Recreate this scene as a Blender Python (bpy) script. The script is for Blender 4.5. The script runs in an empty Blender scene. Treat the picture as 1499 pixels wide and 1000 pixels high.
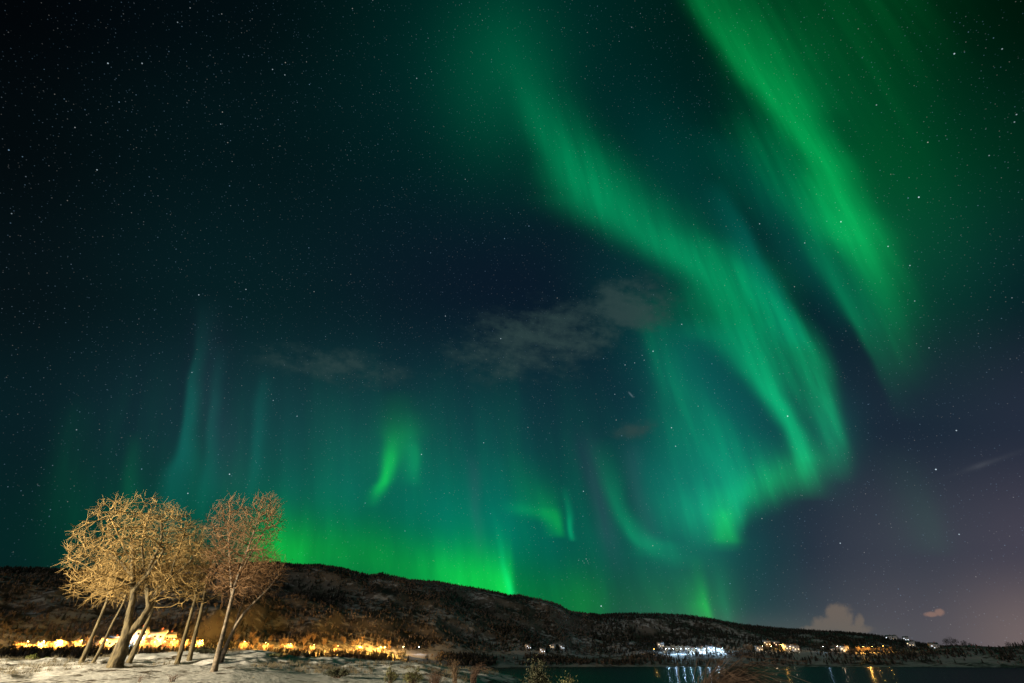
import bpy, math, random
import numpy as np
from mathutils import Vector, kdtree

scene = bpy.context.scene
C = scene.collection
R = math.radians
random.seed(7)
rng = np.random.default_rng(7)

# ------------------------------------------------------------------ camera
EYE = 5.0                       # metres above the fjord
PITCH = R(33.47)
SP, CP = math.sin(PITCH), math.cos(PITCH)
FPX = 708.0                     # focal length in photograph pixels
cam_d = bpy.data.cameras.new('camera')
cam_d.sensor_width = 36.0
cam_d.lens = 36.0 * FPX / 1499.0
cam_d.clip_start = 0.1
cam_d.clip_end = 20000
cam = bpy.data.objects.new('camera', cam_d)
cam.location = (0, 0, EYE)
cam.rotation_euler = (math.pi / 2 + PITCH, 0, 0)
C.objects.link(cam)
scene.camera = cam


def ray(px, py):
    """world direction of a photograph pixel"""
    xc, yc = (px - 749.5) / FPX, (500 - py) / FPX
    return Vector((xc, CP - yc * SP, SP + yc * CP))


def at(px, py, Y):
    d = ray(px, py)
    s = Y / d.y
    return Vector((d.x * s, Y, EYE + d.z * s))


def at_r(px, py, r):
    d = ray(px, py)
    s = r / math.hypot(d.x, d.y)
    return Vector((d.x * s, d.y * s, EYE + d.z * s))


def az_tan(px, py):
    d = ray(px, py)
    return math.atan2(d.x, d.y), d.z / math.hypot(d.x, d.y)


# ------------------------------------------------------------------ render settings
scene.render.engine = 'CYCLES'
scene.view_settings.view_transform = 'Standard'
scene.view_settings.look = 'None'
scene.view_settings.exposure = 0.0
scene.view_settings.gamma = 1.0
scene.cycles.use_denoising = True
scene.cycles.denoising_prefilter = 'NONE'
scene.cycles.denoising_input_passes = 'RGB_ALBEDO_NORMAL'
scene.cycles.max_bounces = 5
scene.cycles.sample_clamp_indirect = 2.0


def lin(c):
    return tuple(((v / 255) / 12.92 if v / 255 <= 0.04045 else ((v / 255 + 0.055) / 1.055) ** 2.4) for v in c)


# ------------------------------------------------------------------ node expression helper
class E:
    """a node socket with arithmetic"""
    def __init__(s, g, sock):
        s.g, s.s = g, sock

    def _m(s, op, *a, clamp=False):
        n = s.g.nodes.new('ShaderNodeMath')
        n.operation = op
        n.use_clamp = clamp
        for i, v in enumerate((s,) + a):
            if isinstance(v, E):
                s.g.links.new(v.s, n.inputs[i])
            else:
                n.inputs[i].default_value = v
        return E(s.g, n.outputs[0])

    def __add__(s, o): return s._m('ADD', o)
    def __sub__(s, o): return s._m('SUBTRACT', o)
    def __mul__(s, o): return s._m('MULTIPLY', o)
    def __truediv__(s, o): return s._m('DIVIDE', o)
    def __pow__(s, o): return s._m('POWER', o)
    def ma(s, a, b): return s._m('MULTIPLY_ADD', a, b)
    def exp(s): return s._m('EXPONENT')
    def lt(s, o): return s._m('LESS_THAN', o)
    def clamp(s): return s._m('ADD', 0.0, clamp=True)

    def step(s, lo, hi, a=0.0, b=1.0):
        n = s.g.nodes.new('ShaderNodeMapRange')
        n.interpolation_type = 'SMOOTHSTEP'
        n.clamp = False
        s.g.links.new(s.s, n.inputs[0])
        for i, v in enumerate((lo, hi, a, b)):
            n.inputs[i + 1].default_value = v
        return E(s.g, n.outputs[0])


def curve(x, pts, lo, hi):
    """y = piecewise smooth curve of x through pts, for x in lo..hi"""
    g = x.g
    ys = [p[1] for p in pts]
    y0, y1 = min(ys), max(ys)
    if y1 - y0 < 1e-6:
        n = g.nodes.new('ShaderNodeValue')
        n.outputs[0].default_value = y0
        return E(g, n.outputs[0])
    xin = (x - lo) * (1.0 / (hi - lo))     # feeding nodes come before the nodes they feed: the shader stack stays short
    n = g.nodes.new('ShaderNodeFloatCurve')
    cm = n.mapping
    cu = cm.curves[0]
    cm.extend = 'HORIZONTAL'
    P = [((p[0] - lo) / (hi - lo), (p[1] - y0) / (y1 - y0)) for p in pts]
    if P[0][0] > 0.001:
        P.insert(0, (0.0, P[0][1]))
    if P[-1][0] < 0.999:
        P.append((1.0, P[-1][1]))
    cu.points[0].location = P[0]
    cu.points[1].location = P[-1]
    for p in P[1:-1]:
        cu.points.new(*p)
    for p in cu.points:
        p.handle_type = 'AUTO_CLAMPED'
    cm.update()
    g.links.new(xin.s, n.inputs['Value'])
    return E(g, n.outputs[0]).ma(y1 - y0, y0)


# ------------------------------------------------------------------ sky: night gradient, aurora, stars, thin cloud
world = bpy.data.worlds.new('World')
scene.world = world
world.use_nodes = True
wt = world.node_tree
wt.nodes.clear()


def build_sky(g):
    tc = g.nodes.new('ShaderNodeTexCoord')

    def dot(v):
        n = g.nodes.new('ShaderNodeVectorMath')
        n.operation = 'DOT_PRODUCT'
        g.links.new(tc.outputs['Generated'], n.inputs[0])
        n.inputs[1].default_value = v
        return E(g, n.outputs['Value'])

    # star chart: gnomonic projection of the sky about azimuth 0, altitude 33.5 degrees
    fw = dot((0, CP, SP))
    front = fw.step(0.12, 0.35)
    inv = fw._m('MAXIMUM', 0.12)
    U = (dot((1, 0, 0)) / inv).ma(7.08, 7.495)
    V = (dot((0, -SP, CP)) / inv).ma(-7.08, 5.0)
    Uc = U._m('MAXIMUM', -4.0)._m('MINIMUM', 19.0)
    Vc = V._m('MAXIMUM', -4.0)._m('MINIMUM', 12.0)

    def noise(vx, vy, scale, detail=2.0, rough=0.5, w=0.0):
        c = g.nodes.new('ShaderNodeCombineXYZ')
        g.links.new(vx.s, c.inputs[0])
        g.links.new(vy.s, c.inputs[1])
        c.inputs[2].default_value = w
        n = g.nodes.new('ShaderNodeTexNoise')
        n.inputs['Scale'].default_value = scale
        n.inputs['Detail'].default_value = detail
        n.inputs['Roughness'].default_value = rough
        g.links.new(c.outputs[0], n.inputs['Vector'])
        return E(g, n.outputs[0])

    # auroral rays run towards the magnetic zenith, high above the chart
    q = (Uc - 4.7) / (Vc + 12.0)
    ray_b = noise(q * 16.0, Vc * 0.10, 1.6, 2.0).step(0.28, 0.72, 0.62, 1.30)
    ray_f = noise(q * 16.0, Vc * 0.06, 4.6, 2.0, w=3.0).step(0.25, 0.75, 0.80, 1.20)
    ray_h = noise(q * 16.0, Vc * 0.16, 7.0, 3.0, w=6.0).step(0.25, 0.75, 0.78, 1.22)
    curt = noise(q * 16.0, Vc * 0.10, 2.8, 3.0, w=12.0).step(0.40, 0.76)
    soft = noise(Uc, Vc, 0.7, 2.0, w=9.0)
    ray_s = ray_f.ma(0.45, 0.55) * ray_h.ma(0.45, 0.55)
    rays = ray_b * ray_f * ray_h
    Uw = Uc + (soft - 0.5) * 0.35

    # ---- airglow gradient: columns of colour down the sky, mixed from left to right
    cols = [
        (-4.0, [(1, 2, 4), (2, 4, 6), (3, 8, 10), (4, 14, 16), (4, 20, 20), (5, 20, 20)]),
        (0.0, [(2, 5, 8), (3, 10, 13), (6, 18, 22), (8, 31, 36), (5, 37, 36), (4, 28, 26)]),
        (3.5, [(2, 12, 16), (3, 21, 24), (6, 30, 34), (19, 38, 50), (6, 44, 36), (5, 44, 30)]),
        (7.5, [(0, 28, 28), (1, 32, 34), (9, 24, 38), (14, 38, 51), (2, 47, 46), (4, 50, 36)]),
        (10.8, [(0, 24, 20), (0, 26, 28), (5, 28, 40), (12, 34, 52), (22, 42, 58), (40, 66, 74)]),
        (13.3, [(0, 24, 14), (0, 28, 22), (7, 28, 40), (27, 40, 55), (58, 63, 75), (82, 80, 87)]),
        (15.2, [(0, 20, 10), (1, 28, 20), (7, 24, 36), (36, 44, 60), (68, 66, 79), (112, 99, 99)]),
        (19.0, [(0, 14, 8), (1, 18, 14), (6, 18, 28), (30, 36, 54), (70, 65, 82), (116, 100, 102)]),
    ]
    vs = [0.0, 2.0, 4.2, 6.2, 8.0, 9.4]
    vin = (Vc + 4.0) * (1 / 16.0)
    base = None
    prev = None
    for u, cs in cols:
        r = g.nodes.new('ShaderNodeValToRGB')
        r.color_ramp.interpolation = 'EASE'
        el = r.color_ramp.elements
        while len(el) < len(vs):
            el.new(0.5)
        for e, v, c in zip(el, vs, cs):
            e.position = (v + 4) / 16.0
            e.color = (*lin(c), 1)
        g.links.new(vin.s, r.inputs[0])
        if base is None:
            base = r.outputs[0]
        else:
            fac = Uw.step(prev, u)
            m = g.nodes.new('ShaderNodeMix')
            m.data_type = 'RGBA'
            g.links.new(fac.s, m.inputs[0])
            g.links.new(base, m.inputs[6])
            g.links.new(r.outputs[0], m.inputs[7])
            base = m.outputs[2]
        prev = u

    # ---- aurora, gathered in four colours
    acc = {'violet': None, 'green': None, 'sea': None, 'teal': None, 'low': None}
    rgb = {'violet': (0.55, 0.22, 1.0), 'green': (0.004, 1.0, 0.19), 'sea': (0.0, 1.0, 0.31), 'teal': (0.0, 1.0, 0.70), 'low': (0.008, 1.0, 0.05)}

    def put(col, v):
        acc[col] = v if acc[col] is None else acc[col] + v

    def band(col, pts, k=None, bottom=None, gain=1.0, bsoft=0.55):
        """ribbon across altitude: pts of (V, centre U, brightness, left width, right width)"""
        lo, hi = pts[0][0], pts[-1][0]
        c = curve(Vc, [(p[0], p[1]) for p in pts], lo, hi)
        i = curve(Vc, [(p[0], p[2]) for p in pts], lo, hi)
        full = [(p[0], p[3], p[4]) for p in pts if len(p) > 3]
        wl = curve(Vc, [(p[0], p[1]) for p in full], lo, hi)
        wr = curve(Vc, [(p[0], p[2]) for p in full], lo, hi)
        d = Uw - c
        s = d.lt(0.0)
        w = wr + (wl - wr) * s
        x = d / w
        v = (x * x * -1.0).exp() * i
        if k is not None:
            v = v * k
        if bottom is not None:
            b = curve(Uc, bottom, bottom[0][0], bottom[-1][0])
            v = v * (b - Vc).step(-bsoft * 0.45, bsoft)
        if gain != 1.0:
            v = v * gain
        put(col, v)

    def blob(col, u, v, su, sv, amp, rot=0.0, k=None):
        du, dv = Uc - u, Vc - v
        c, s = math.cos(rot), math.sin(rot)
        a = (du * c + dv * s) * (1 / su)
        b = (dv * c - du * s) * (1 / sv)
        e = ((a * a + b * b) * -1.0).exp() * amp
        if k is not None:
            e = e * k
        put(col, e)

    # the long ribbon that comes down from the zenith and folds to the right
    band('sea', [(-0.8, 7.3, 0, .5, .7), (0.5, 7.45, .012, .4, .7), (1.0, 7.62, .03, .35, .6), (1.5, 7.85, .075, .3, .55),
                 (2.0, 8.12, .14, .32, .6), (2.5, 8.42, .20, .42, .7), (2.8, 8.66, .22, .5, .75), (3.1, 9.0, .21, .6, .8),
                 (3.4, 9.42, .19, .55, .8), (3.7, 9.88, .19, .5, .9), (4.0, 10.32, .20, .48, .85), (4.3, 10.58, .19, .55, .7),
                 (4.7, 10.82, .18, .62, .46), (5.0, 10.98, .20, .46, .30), (5.5, 11.22, .26, .24, .20), (6.0, 11.45, .32, .16, .14),
                 (6.5, 11.67, .32, .13, .14), (6.8, 11.8, .21, .17, .17), (7.05, 11.86, .10, .26, .2), (7.35, 11.88, 0, .34, .22)], ray_s)
    # broad sheet of rays ending in a sharp right edge
    band('sea', [(3.2, 9.9, 0, .6, .3), (3.7, 10.5, .05, .6, .35), (4.1, 11.0, .10, .6, .28), (4.5, 11.42, .15, .65, .22), (5.0, 11.78, .19, .7, .2),
                 (5.5, 12.0, .19, .62, .17), (6.0, 12.12, .17, .42, .14), (6.3, 12.19, .14, .32, .14), (6.65, 12.27, .07, .3, .14),
                 (7.1, 12.34, 0, .3, .14)], rays)
    band('teal', [(2.6, 10.4, 0, .2, .2), (3.1, 10.7, .035, .3, .14), (3.8, 11.1, .06, .35, .14), (4.5, 11.5, .06, .4, .12), (5.2, 11.85, 0, .3, .1)])
    # inner curtain hanging to the folded lower hem
    hem = [(8.8, 6.6), (9.3, 7.35), (9.6, 7.72), (10.0, 7.92), (10.45, 7.98), (10.7, 7.95), (10.86, 7.75), (11.0, 7.5), (11.4, 7.32), (11.8, 7.1), (12.15, 6.9), (12.6, 6.6)]
    band('sea', [(4.2, 9.4, 0, .3, .5), (4.7, 9.55, .05, .25, .5), (5.1, 9.66, .085, .15, .38), (5.5, 9.86, .10, .22, .34), (5.9, 10.06, .115, .34, .38), (6.2, 10.2, .125, .46, .48),
                 (6.6, 10.4, .14, .6, .75), (7.0, 10.6, .15, .7, .95), (7.4, 10.5, .18, .7, 1.1), (7.8, 10.45, .19, .75, 1.1),
                 (8.2, 10.4, .15, .7, 1.0)], rays, hem)
    band('teal', [(4.6, 10.2, 0, .8, 1.2), (5.2, 10.2, .055, .7, 1.2), (6.2, 10.5, .075, .95, 1.2), (7.2, 10.5, .10, 1.1, 1.2), (8.0, 10.4, .07, 1.0, 1.0)], None, hem, bsoft=.8)
    band('low', [(7.1, 10.5, 0, .2, .2), (7.4, 10.55, .10, .18, .2), (7.65, 10.6, .27, .17, .18), (7.85, 10.63, .25, .19, .15), (8.0, 10.66, .05, .22, .16), (8.1, 10.66, 0, .22, .16)], ray_s)
    blob('green', 11.28, 7.04, .70, .27, .15, -0.42, rays)
    blob('teal', 12.2, 6.5, .35, .6, .035)

    # the brighter ribbon at the upper right
    band('green', [(-1.5, 9.6, .08, .3, .9), (0.0, 10.28, .13, .22, .8), (0.5, 10.58, .18, .2, .78), (1.0, 10.94, .22, .22, .68), (1.5, 11.34, .24, .22, .54),
                   (2.0, 11.76, .24, .24, .36), (2.5, 12.15, .25, .32, .34), (3.0, 12.36, .28, .42, .36), (3.3, 12.48, .32, .4, .42),
                   (3.6, 12.60, .27, .3, .46), (4.0, 12.76, .17, .22, .44), (4.4, 12.92, .085, .2, .42), (4.9, 13.1, .035, .2, .4), (5.8, 13.3, 0, .2, .4)], ray_s)
    band('sea', [(1.6, 10.7, 0, .3, .8), (2.2, 11.2, .04, .3, .8), (2.7, 11.55, .07, .3, .7), (3.2, 11.85, .09, .25, .7), (3.6, 12.02, .09, .2, .65), (4.0, 12.18, .10, .16, .6),
                 (4.5, 12.42, .11, .13, .6), (4.9, 12.62, .085, .09, .55), (5.3, 12.82, .045, .08, .5), (5.7, 13.0, .015, .08, .4), (6.2, 13.2, 0, .1, .4)], ray_s)
    band('teal', [(1.8, 10.3, 0, .3, .4), (2.6, 11.0, .025, .4, .5), (3.4, 11.6, .03, .4, .5), (4.3, 12.1, .02, .3, .5), (5.0, 12.5, 0, .3, .5)])
    blob('green', 12.3, 0.4, 1.25, 2.0, .050, 0.0, ray_b)
    blob('teal', 9.9, 2.5, 1.1, .6, .022, .95)
    blob('green', 13.1, 2.9, .9, 1.8, .045, -0.3)
    blob('sea', 14.4, 3.0, 1.2, 1.6, .018)
    blob('sea', 7.3, 1.1, .8, 1.2, .046)
    blob('teal', 9.5, 4.6, .8, 1.4, .020, -0.4)
    blob('teal', 7.4, 0.5, 2.2, 1.6, .012)
    blob('sea', 11.4, 2.3, .9, .9, .034, .9, rays)
    blob('sea', 5.8, 6.7, .42, .5, .05)
    # rays on the left
    band('teal', [(4.3, 2.98, 0, .1, .3), (5.0, 2.88, .014, .07, .2), (5.5, 2.80, .034, .06, .16), (6.0, 2.74, .055, .06, .16), (6.5, 2.67, .062, .07, .2),
                  (7.0, 2.58, .045, .16, .34), (7.6, 2.5, .03, .2, .4), (8.2, 2.4, .02, .2, .4)], ray_s)
    band('teal', [(5.0, 3.2, 0, .1, .12), (5.6, 3.15, .018, .08, .12), (6.2, 3.1, .03, .07, .12), (6.8, 3.04, .03, .08, .14), (7.6, 2.95, .015, .1, .2), (8.2, 2.9, .01, .1, .2)], ray_s)
    band('teal', [(5.4, 3.85, 0, .08, .1), (6.0, 3.8, .025, .08, .12), (6.5, 3.76, .03, .08, .12), (7.0, 3.7, .022, .1, .12), (7.6, 3.65, 0, .1, .1)])
    band('sea', [(6.3, 1.98, 0, .1, .12), (6.8, 1.92, .026, .1, .14), (7.2, 1.88, .034, .12, .16), (7.7, 1.84, .02, .2, .2), (8.3, 1.8, .012, .3, .3)])
    band('sea', [(5.8, 1.2, 0, .3, .3), (6.6, 1.05, .012, .3, .3), (7.3, 0.95, .016, .4, .4), (8.2, 0.9, .01, .5, .5)], rays)
    # flame over the hill
    band('low', [(5.7, 5.75, 0, .2, .4), (6.2, 5.72, .05, .2, .4), (6.5, 5.7, .15, .12, .22), (6.8, 5.67, .34, .10, .14), (7.0, 5.64, .38, .09, .11),
                   (7.15, 5.57, .28, .11, .10), (7.3, 5.5, .09, .12, .1), (7.45, 5.42, 0, .1, .1)], ray_s)
    band('green', [(6.0, 6.05, 0, .2, .2), (6.4, 6.06, .04, .2, .12), (6.7, 6.08, .11, .16, .07), (6.95, 6.08, .07, .16, .07), (7.15, 6.08, 0, .2, .1)])
    # low glow along the ridge
    rid = curve(Uc, [(2.0, 8.3), (4.0, 8.12), (5.0, 8.15), (6.0, 8.36), (7.0, 8.55), (7.5, 8.66), (8.5, 8.85), (10.5, 8.95), (12.0, 9.0)], 2.0, 12.0)
    up = Vc - rid
    lowi = curve(Uc, [(3.2, 0), (3.8, .16), (4.15, .28), (4.6, .18), (5.3, .15), (6.0, .18), (6.5, .30), (6.9, .40), (7.3, .42), (7.46, .38), (7.6, .10), (8.0, .07),
                      (8.5, .10), (8.75, .08), (9.1, .03), (9.8, .05), (10.2, .06), (10.4, .055), (10.75, .02), (11.2, 0)], 2.0, 12.0)
    lf = curve(Uc, [(0.2, 0), (1.0, .013), (2.4, .024), (4.2, .026), (5.4, .030), (7.0, .030), (8.6, .022), (10.2, .014), (11.0, 0)], 0.0, 11.0)
    put('sea', lf * curt * Vc.step(4.9, 7.4) * up.step(-0.9, 0.0, 1.0, 0.3))
    put('teal', lf * ray_b * Vc.step(4.2, 7.6) * up.step(-1.0, 0.0, 1.0, 0.2) * 0.35)
    a1 = up * (1 / 0.48)
    put('low', (a1 * a1 * -1.0).exp() * lowi * ray_s * 1.15)
    a1 = up * (1 / 0.85)
    put('sea', (a1 * a1 * -1.0).exp() * lowi * 0.05 * rays)
    tei = curve(Uc, [(0.6, 0), (2.0, .012), (3.0, .03), (4.0, .06), (5.0, .075), (6.0, .085), (7.0, .105), (7.9, .085), (8.4, .06), (8.9, .045), (9.4, .06), (10.0, .07), (11.0, .03), (11.6, .008), (12.2, 0)], 0.0, 13.0)
    a1 = (up + 0.35) * (1 / 1.7)
    put('teal', (a1 * a1 * -1.0).exp() * tei * (ray_b * 0.5 + 0.5) * up.step(-1.1, 0.0, 1.0, 0.08))
    a1 = up * (1 / 1.1)
    put('sea', (a1 * a1 * -1.0).exp() * tei * 0.5 * ray_s)
    band('low', [(8.1, 10.2, 0, .15, .1), (8.5, 10.26, .05, .16, .1), (8.75, 10.32, .14, .17, .08), (8.95, 10.37, .22, .2, .07), (9.4, 10.45, .2, .2, .07)], ray_s)
    band('sea', [(8.1, 10.5, 0, .1, .1), (8.6, 10.58, .03, .1, .1), (9.0, 10.66, .05, .1, .08), (9.4, 10.7, .05, .1, .08)])
    band('violet', [(6.2, 8.5, 0, .2, .2), (6.9, 8.65, .014, .16, .18), (7.5, 8.8, .018, .14, .16), (8.1, 9.0, .008, .14, .16), (8.5, 9.1, 0, .2, .2)])
    band('violet', [(6.4, 9.25, 0, .14, .14), (7.0, 9.32, .012, .14, .14), (7.6, 9.5, .010, .14, .14), (8.1, 9.6, 0, .14, .14)])
    band('violet', [(6.6, 6.85, 0, .1, .1), (7.2, 6.92, .012, .09, .09), (7.8, 7.0, .008, .09, .09), (8.3, 7.05, 0, .1, .1)])
    band('violet', [(4.2, 3.05, 0, .3, .3), (5.2, 3.0, .005, .25, .3), (6.6, 3.3, .007, .3, .3), (7.4, 3.4, 0, .3, .3)])
    # small flames right of the middle
    band('low', [(6.6, 7.5, 0, .3, .3), (7.1, 7.75, .035, .3, .3), (7.4, 7.93, .10, .3, .18), (7.6, 8.08, .23, .22, .1), (7.75, 8.16, .18, .16, .08), (7.9, 8.2, 0, .2, .1)], ray_s)
    band('sea', [(7.1, 8.2, 0, .05, .07), (7.5, 8.27, .10, .045, .06), (7.75, 8.34, .20, .04, .045), (7.95, 8.4, 0, .05, .05)])
    blob('green', 7.62, 7.46, .22, .10, .07, .15)
    band('sea', [(6.4, 8.7, 0, .15, .3), (6.9, 8.86, .045, .13, .26), (7.4, 9.04, .10, .12, .18), (7.7, 9.2, .12, .12, .2), (7.9, 9.36, .13, .12, .28),
                 (8.08, 9.58, .09, .2, .42), (8.22, 9.85, .04, .3, .4), (8.36, 10.0, 0, .3, .4)], ray_s)
    band('sea', [(7.4, 7.22, 0, .04, .06), (8.0, 7.32, .06, .04, .05), (8.4, 7.39, .15, .05, .045), (8.7, 7.44, .25, .05, .04), (9.2, 7.5, .2, .05, .04)])
    band('sea', [(6.4, 13.0, 0, .4, .3), (7.2, 13.35, .010, .4, .3), (7.7, 13.6, .014, .5, .25), (8.2, 13.8, 0, .5, .25)])
    # violet upper fringe (cooler nitrogen light between the low rays)
    total = base
    for k, v in acc.items():
        vf = v * front
        cmb = g.nodes.new('ShaderNodeVectorMath')
        cmb.operation = 'SCALE'
        cmb.inputs[0].default_value = rgb[k]
        g.links.new(vf.s, cmb.inputs['Scale'])
        ad = g.nodes.new('ShaderNodeVectorMath')
        ad.operation = 'ADD'
        g.links.new(total, ad.inputs[0])
        g.links.new(cmb.outputs[0], ad.inputs[1])
        total = ad.outputs[0]

    # ---- stars
    def star_layer(scale, radius, amp, power, seed):
        mp = g.nodes.new('ShaderNodeMapping')
        mp.inputs['Location'].default_value = (seed, seed * 1.7, seed * 0.3)
        mp.inputs['Rotation'].default_value = (seed, seed * 2.1, 0.4)
        g.links.new(tc.outputs['Generated'], mp.inputs[0])
        vo = g.nodes.new('ShaderNodeTexVoronoi')
        vo.inputs['Scale'].default_value = scale
        g.links.new(mp.outputs[0], vo.inputs['Vector'])
        sp = g.nodes.new('ShaderNodeSeparateColor')
        g.links.new(vo.outputs['Color'], sp.inputs[0])
        m = (E(g, sp.outputs[0]) ** power) * amp
        s = E(g, vo.outputs['Distance']).step(radius * scale * 0.4, radius * scale, 1.0, 0.0) * m
        tf = E(g, sp.outputs[1]).step(0.35, 1.0)
        tint = g.nodes.new('ShaderNodeMix')
        tint.data_type = 'RGBA'
        tint.inputs[6].default_value = (0.42, 0.70, 1.0, 1)
        tint.inputs[7].default_value = (1.0, 0.93, 0.82, 1)
        g.links.new(tf.s, tint.inputs[0])
        sc = g.nodes.new('ShaderNodeVectorMath')
        sc.operation = 'SCALE'
        g.links.new(tint.outputs[2], sc.inputs[0])
        g.links.new(s.s, sc.inputs['Scale'])
        return sc.outputs[0]

    def vadd(a, b):
        n = g.nodes.new('ShaderNodeVectorMath')
        n.operation = 'ADD'
        g.links.new(a, n.inputs[0])
        g.links.new(b, n.inputs[1])
        return n.outputs[0]

    total = vadd(total, star_layer(52.0, 0.00105, 0.42, 4.0, 1.3))
    total = vadd(total, star_layer(120.0, 0.00090, 0.20, 3.0, 4.1))
    total = vadd(total, star_layer(230.0, 0.00085, 0.11, 2.0, 8.6))
    # the bright stars that can be named one by one
    bright = [(733, 495, 1.0), (1345, 288, .9), (1231, 324, .8), (1397, 78, .7), (1467, 71, .4), (158, 92, .6), (208, 92, .45), (399, 101, .45), (417, 109, .4),
              (291, 431, .6), (360, 423, .5), (652, 462, .5), (142, 248, .5), (17, 312, .3), (956, 515, .8), (915, 535, .5), (929, 532, .4), (943, 528, .35), (940, 521, .3), (900, 578, .4),
              (983, 627, .7), (989, 654, .6), (1153, 610, .9), (1370, 688, .9), (1400, 631, .6), (1230, 796, .6), (880, 888, .9), (617, 666, .7), (336, 695, .8), (275, 723, .6),
              (610, 114, .4), (1300, 360, .6), (1332, 388, .5), (1112, 327, .5), (1178, 355, .5), (854, 720, .6), (708, 649, .5), (435, 610, .4), (323, 181, .35),
              (1488, 167, .4), (1485, 178, .35), (1448, 227, .3), (1339, 440, .4), (998, 474, .6), (1360, 510, .35), (281, 546, .4), (112, 630, .35), (400, 587, .4),
              (1404, 783, .5), (847, 821, .22), (853, 822, .2), (858, 819, .35), (860, 822, .22), (855, 825, .22), (861, 825, .15), (1283, 153, .4), (260, 32, .3)]
    stars = None
    for px, py, a in bright:
        d = ray(px, py).normalized()
        n = g.nodes.new('ShaderNodeVectorMath')
        n.operation = 'DISTANCE'
        g.links.new(tc.outputs['Generated'], n.inputs[0])
        n.inputs[1].default_value = d
        s = E(g, n.outputs['Value']).step(0.0003 + 0.0002 * a, 0.0009 + 0.0004 * a, a, 0.0)
        stars = s if stars is None else stars + s
    # a short meteor
    du, dv = Uc - 9.235, Vc - 5.785
    a = (du * 0.67 + dv * 0.74) * (1 / 0.05)
    b = (dv * 0.67 - du * 0.74) * (1 / 0.011)
    stars = stars + ((a * a * a * a + b * b) * -1.0).exp() * 0.10
    sf = stars * front
    sc = g.nodes.new('ShaderNodeVectorMath')
    sc.operation = 'SCALE'
    sc.inputs[0].default_value = (0.72, 0.9, 1.0)
    g.links.new(sf.s, sc.inputs['Scale'])
    total = vadd(total, sc.outputs[0])

    # ---- thin night cloud and the low cumulus lit by the town beyond the hills
    n1 = noise(Uc * 0.8 + Vc * 0.9, Vc * 2.0 - Uc * 0.6, 1.5, 7.0, 0.62, 2.0)
    n2 = noise(Uc, Vc, 9.0, 6.0, 0.6, 5.0)

    def soft_ell(u, v, su, sv, rot):
        du, dv = Uc - u, Vc - v
        c, s = math.cos(rot), math.sin(rot)
        a = (du * c + dv * s) * (1 / su)
        b = (dv * c - du * s) * (1 / sv)
        return (a * a + b * b)

    veil = None
    for u, v, su, sv, rot, amp in ((8.0, 4.95, 1.75, .62, -0.22, 1.0), (9.25, 4.5, .7, .46, -0.1, 1.15), (7.5, 5.35, .8, .3, -.1, .8), (4.9, 5.35, 1.3, .32, .12, .85), (9.3, 6.32, .45, .18, -.15, .8)):
        e = (soft_ell(u, v, su, sv, rot) * -1.0).exp() * amp
        veil = e if veil is None else veil._m('MAXIMUM', e)
    cirrus = (n1 + (n2 - 0.5) * 0.35 + veil * 0.42).step(0.60, 1.06) * veil.step(0.05, 0.7) * 0.72

    def over(total, mask, color):
        mf = mask * front
        m = g.nodes.new('ShaderNodeMix')
        m.data_type = 'RGBA'
        g.links.new(mf.s, m.inputs[0])
        g.links.new(total, m.inputs[6])
        m.inputs[7].default_value = (*lin(color), 1)
        return m.outputs[2]

    total = over(total, cirrus, (50, 71, 70))
    wob = (n2 - 0.5) * 1.5
    cum = None
    for u, v, su, sv in ((12.28, 9.05, .20, .20), (12.22, 8.98, .14, .13), (12.08, 9.16, .2, .12), (12.36, 9.12, .14, .14), (12.57, 9.14, .075, .13), (12.5, 9.22, .25, .08), (12.0, 9.22, .3, .06)):
        e = soft_ell(u, v, su, sv, 0.0)
        cum = e if cum is None else cum._m('MINIMUM', e)
    total = over(total, (cum + wob * 1.6).step(0.2, 1.7, 0.85, 0.0), (112, 101, 92))
    sm = soft_ell(13.64, 9.0, .11, .035, -.06)._m('MINIMUM', soft_ell(13.75, 8.975, .07, .05, 0.0))
    total = over(total, (sm + wob * 1.6).step(0.2, 1.8, 0.8, 0.0), (140, 112, 102))
    total = over(total, ((soft_ell(14.5, 6.77, .55, .035, -.33) + wob * 1.2) * -1.0).exp() * 0.09, (95, 100, 106))
    total = over(total, ((soft_ell(14.35, 6.82, .16, .04, -.3) + wob * 0.7) * -1.0).exp() * 0.16, (98, 102, 108))
    low = (soft_ell(11.6, 9.25, 1.6, .22, 0.06) * -1.0).exp() * 0.35
    total = over(total, low, (92, 96, 92))
    return total


sky_col = build_sky(wt)
bg = wt.nodes.new('ShaderNodeBackground')
bg.inputs['Strength'].default_value = 1.0
wt.links.new(sky_col, bg.inputs['Color'])
wo = wt.nodes.new('ShaderNodeOutputWorld')
wt.links.new(bg.outputs[0], wo.inputs[0])

# added fill from behind the camera, standing in for town light on far slopes
sun_d = bpy.data.lights.new('hill_fill', 'SUN')
sun_d.energy = 0.70
sun_d.angle = R(3.0)
sun_d.color = (1.0, 0.94, 0.86)
sun = bpy.data.objects.new('hill_fill', sun_d)
sun.rotation_euler = Vector((0.45, 1.0, -0.11)).to_track_quat('-Z', 'Y').to_euler()
C.objects.link(sun)


# ------------------------------------------------------------------ helpers
def tag(o, label=None, cat=None, group=None, kind=None):
    if label: o['label'] = label
    if cat: o['category'] = cat
    if group: o['group'] = group
    if kind: o['kind'] = kind
    return o


def empty(name, loc, rz=0.0):
    o = bpy.data.objects.new(name, None)
    o.location = loc
    o.rotation_euler = (0, 0, rz)
    o.empty_display_size = 0.3
    C.objects.link(o)
    return o


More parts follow.
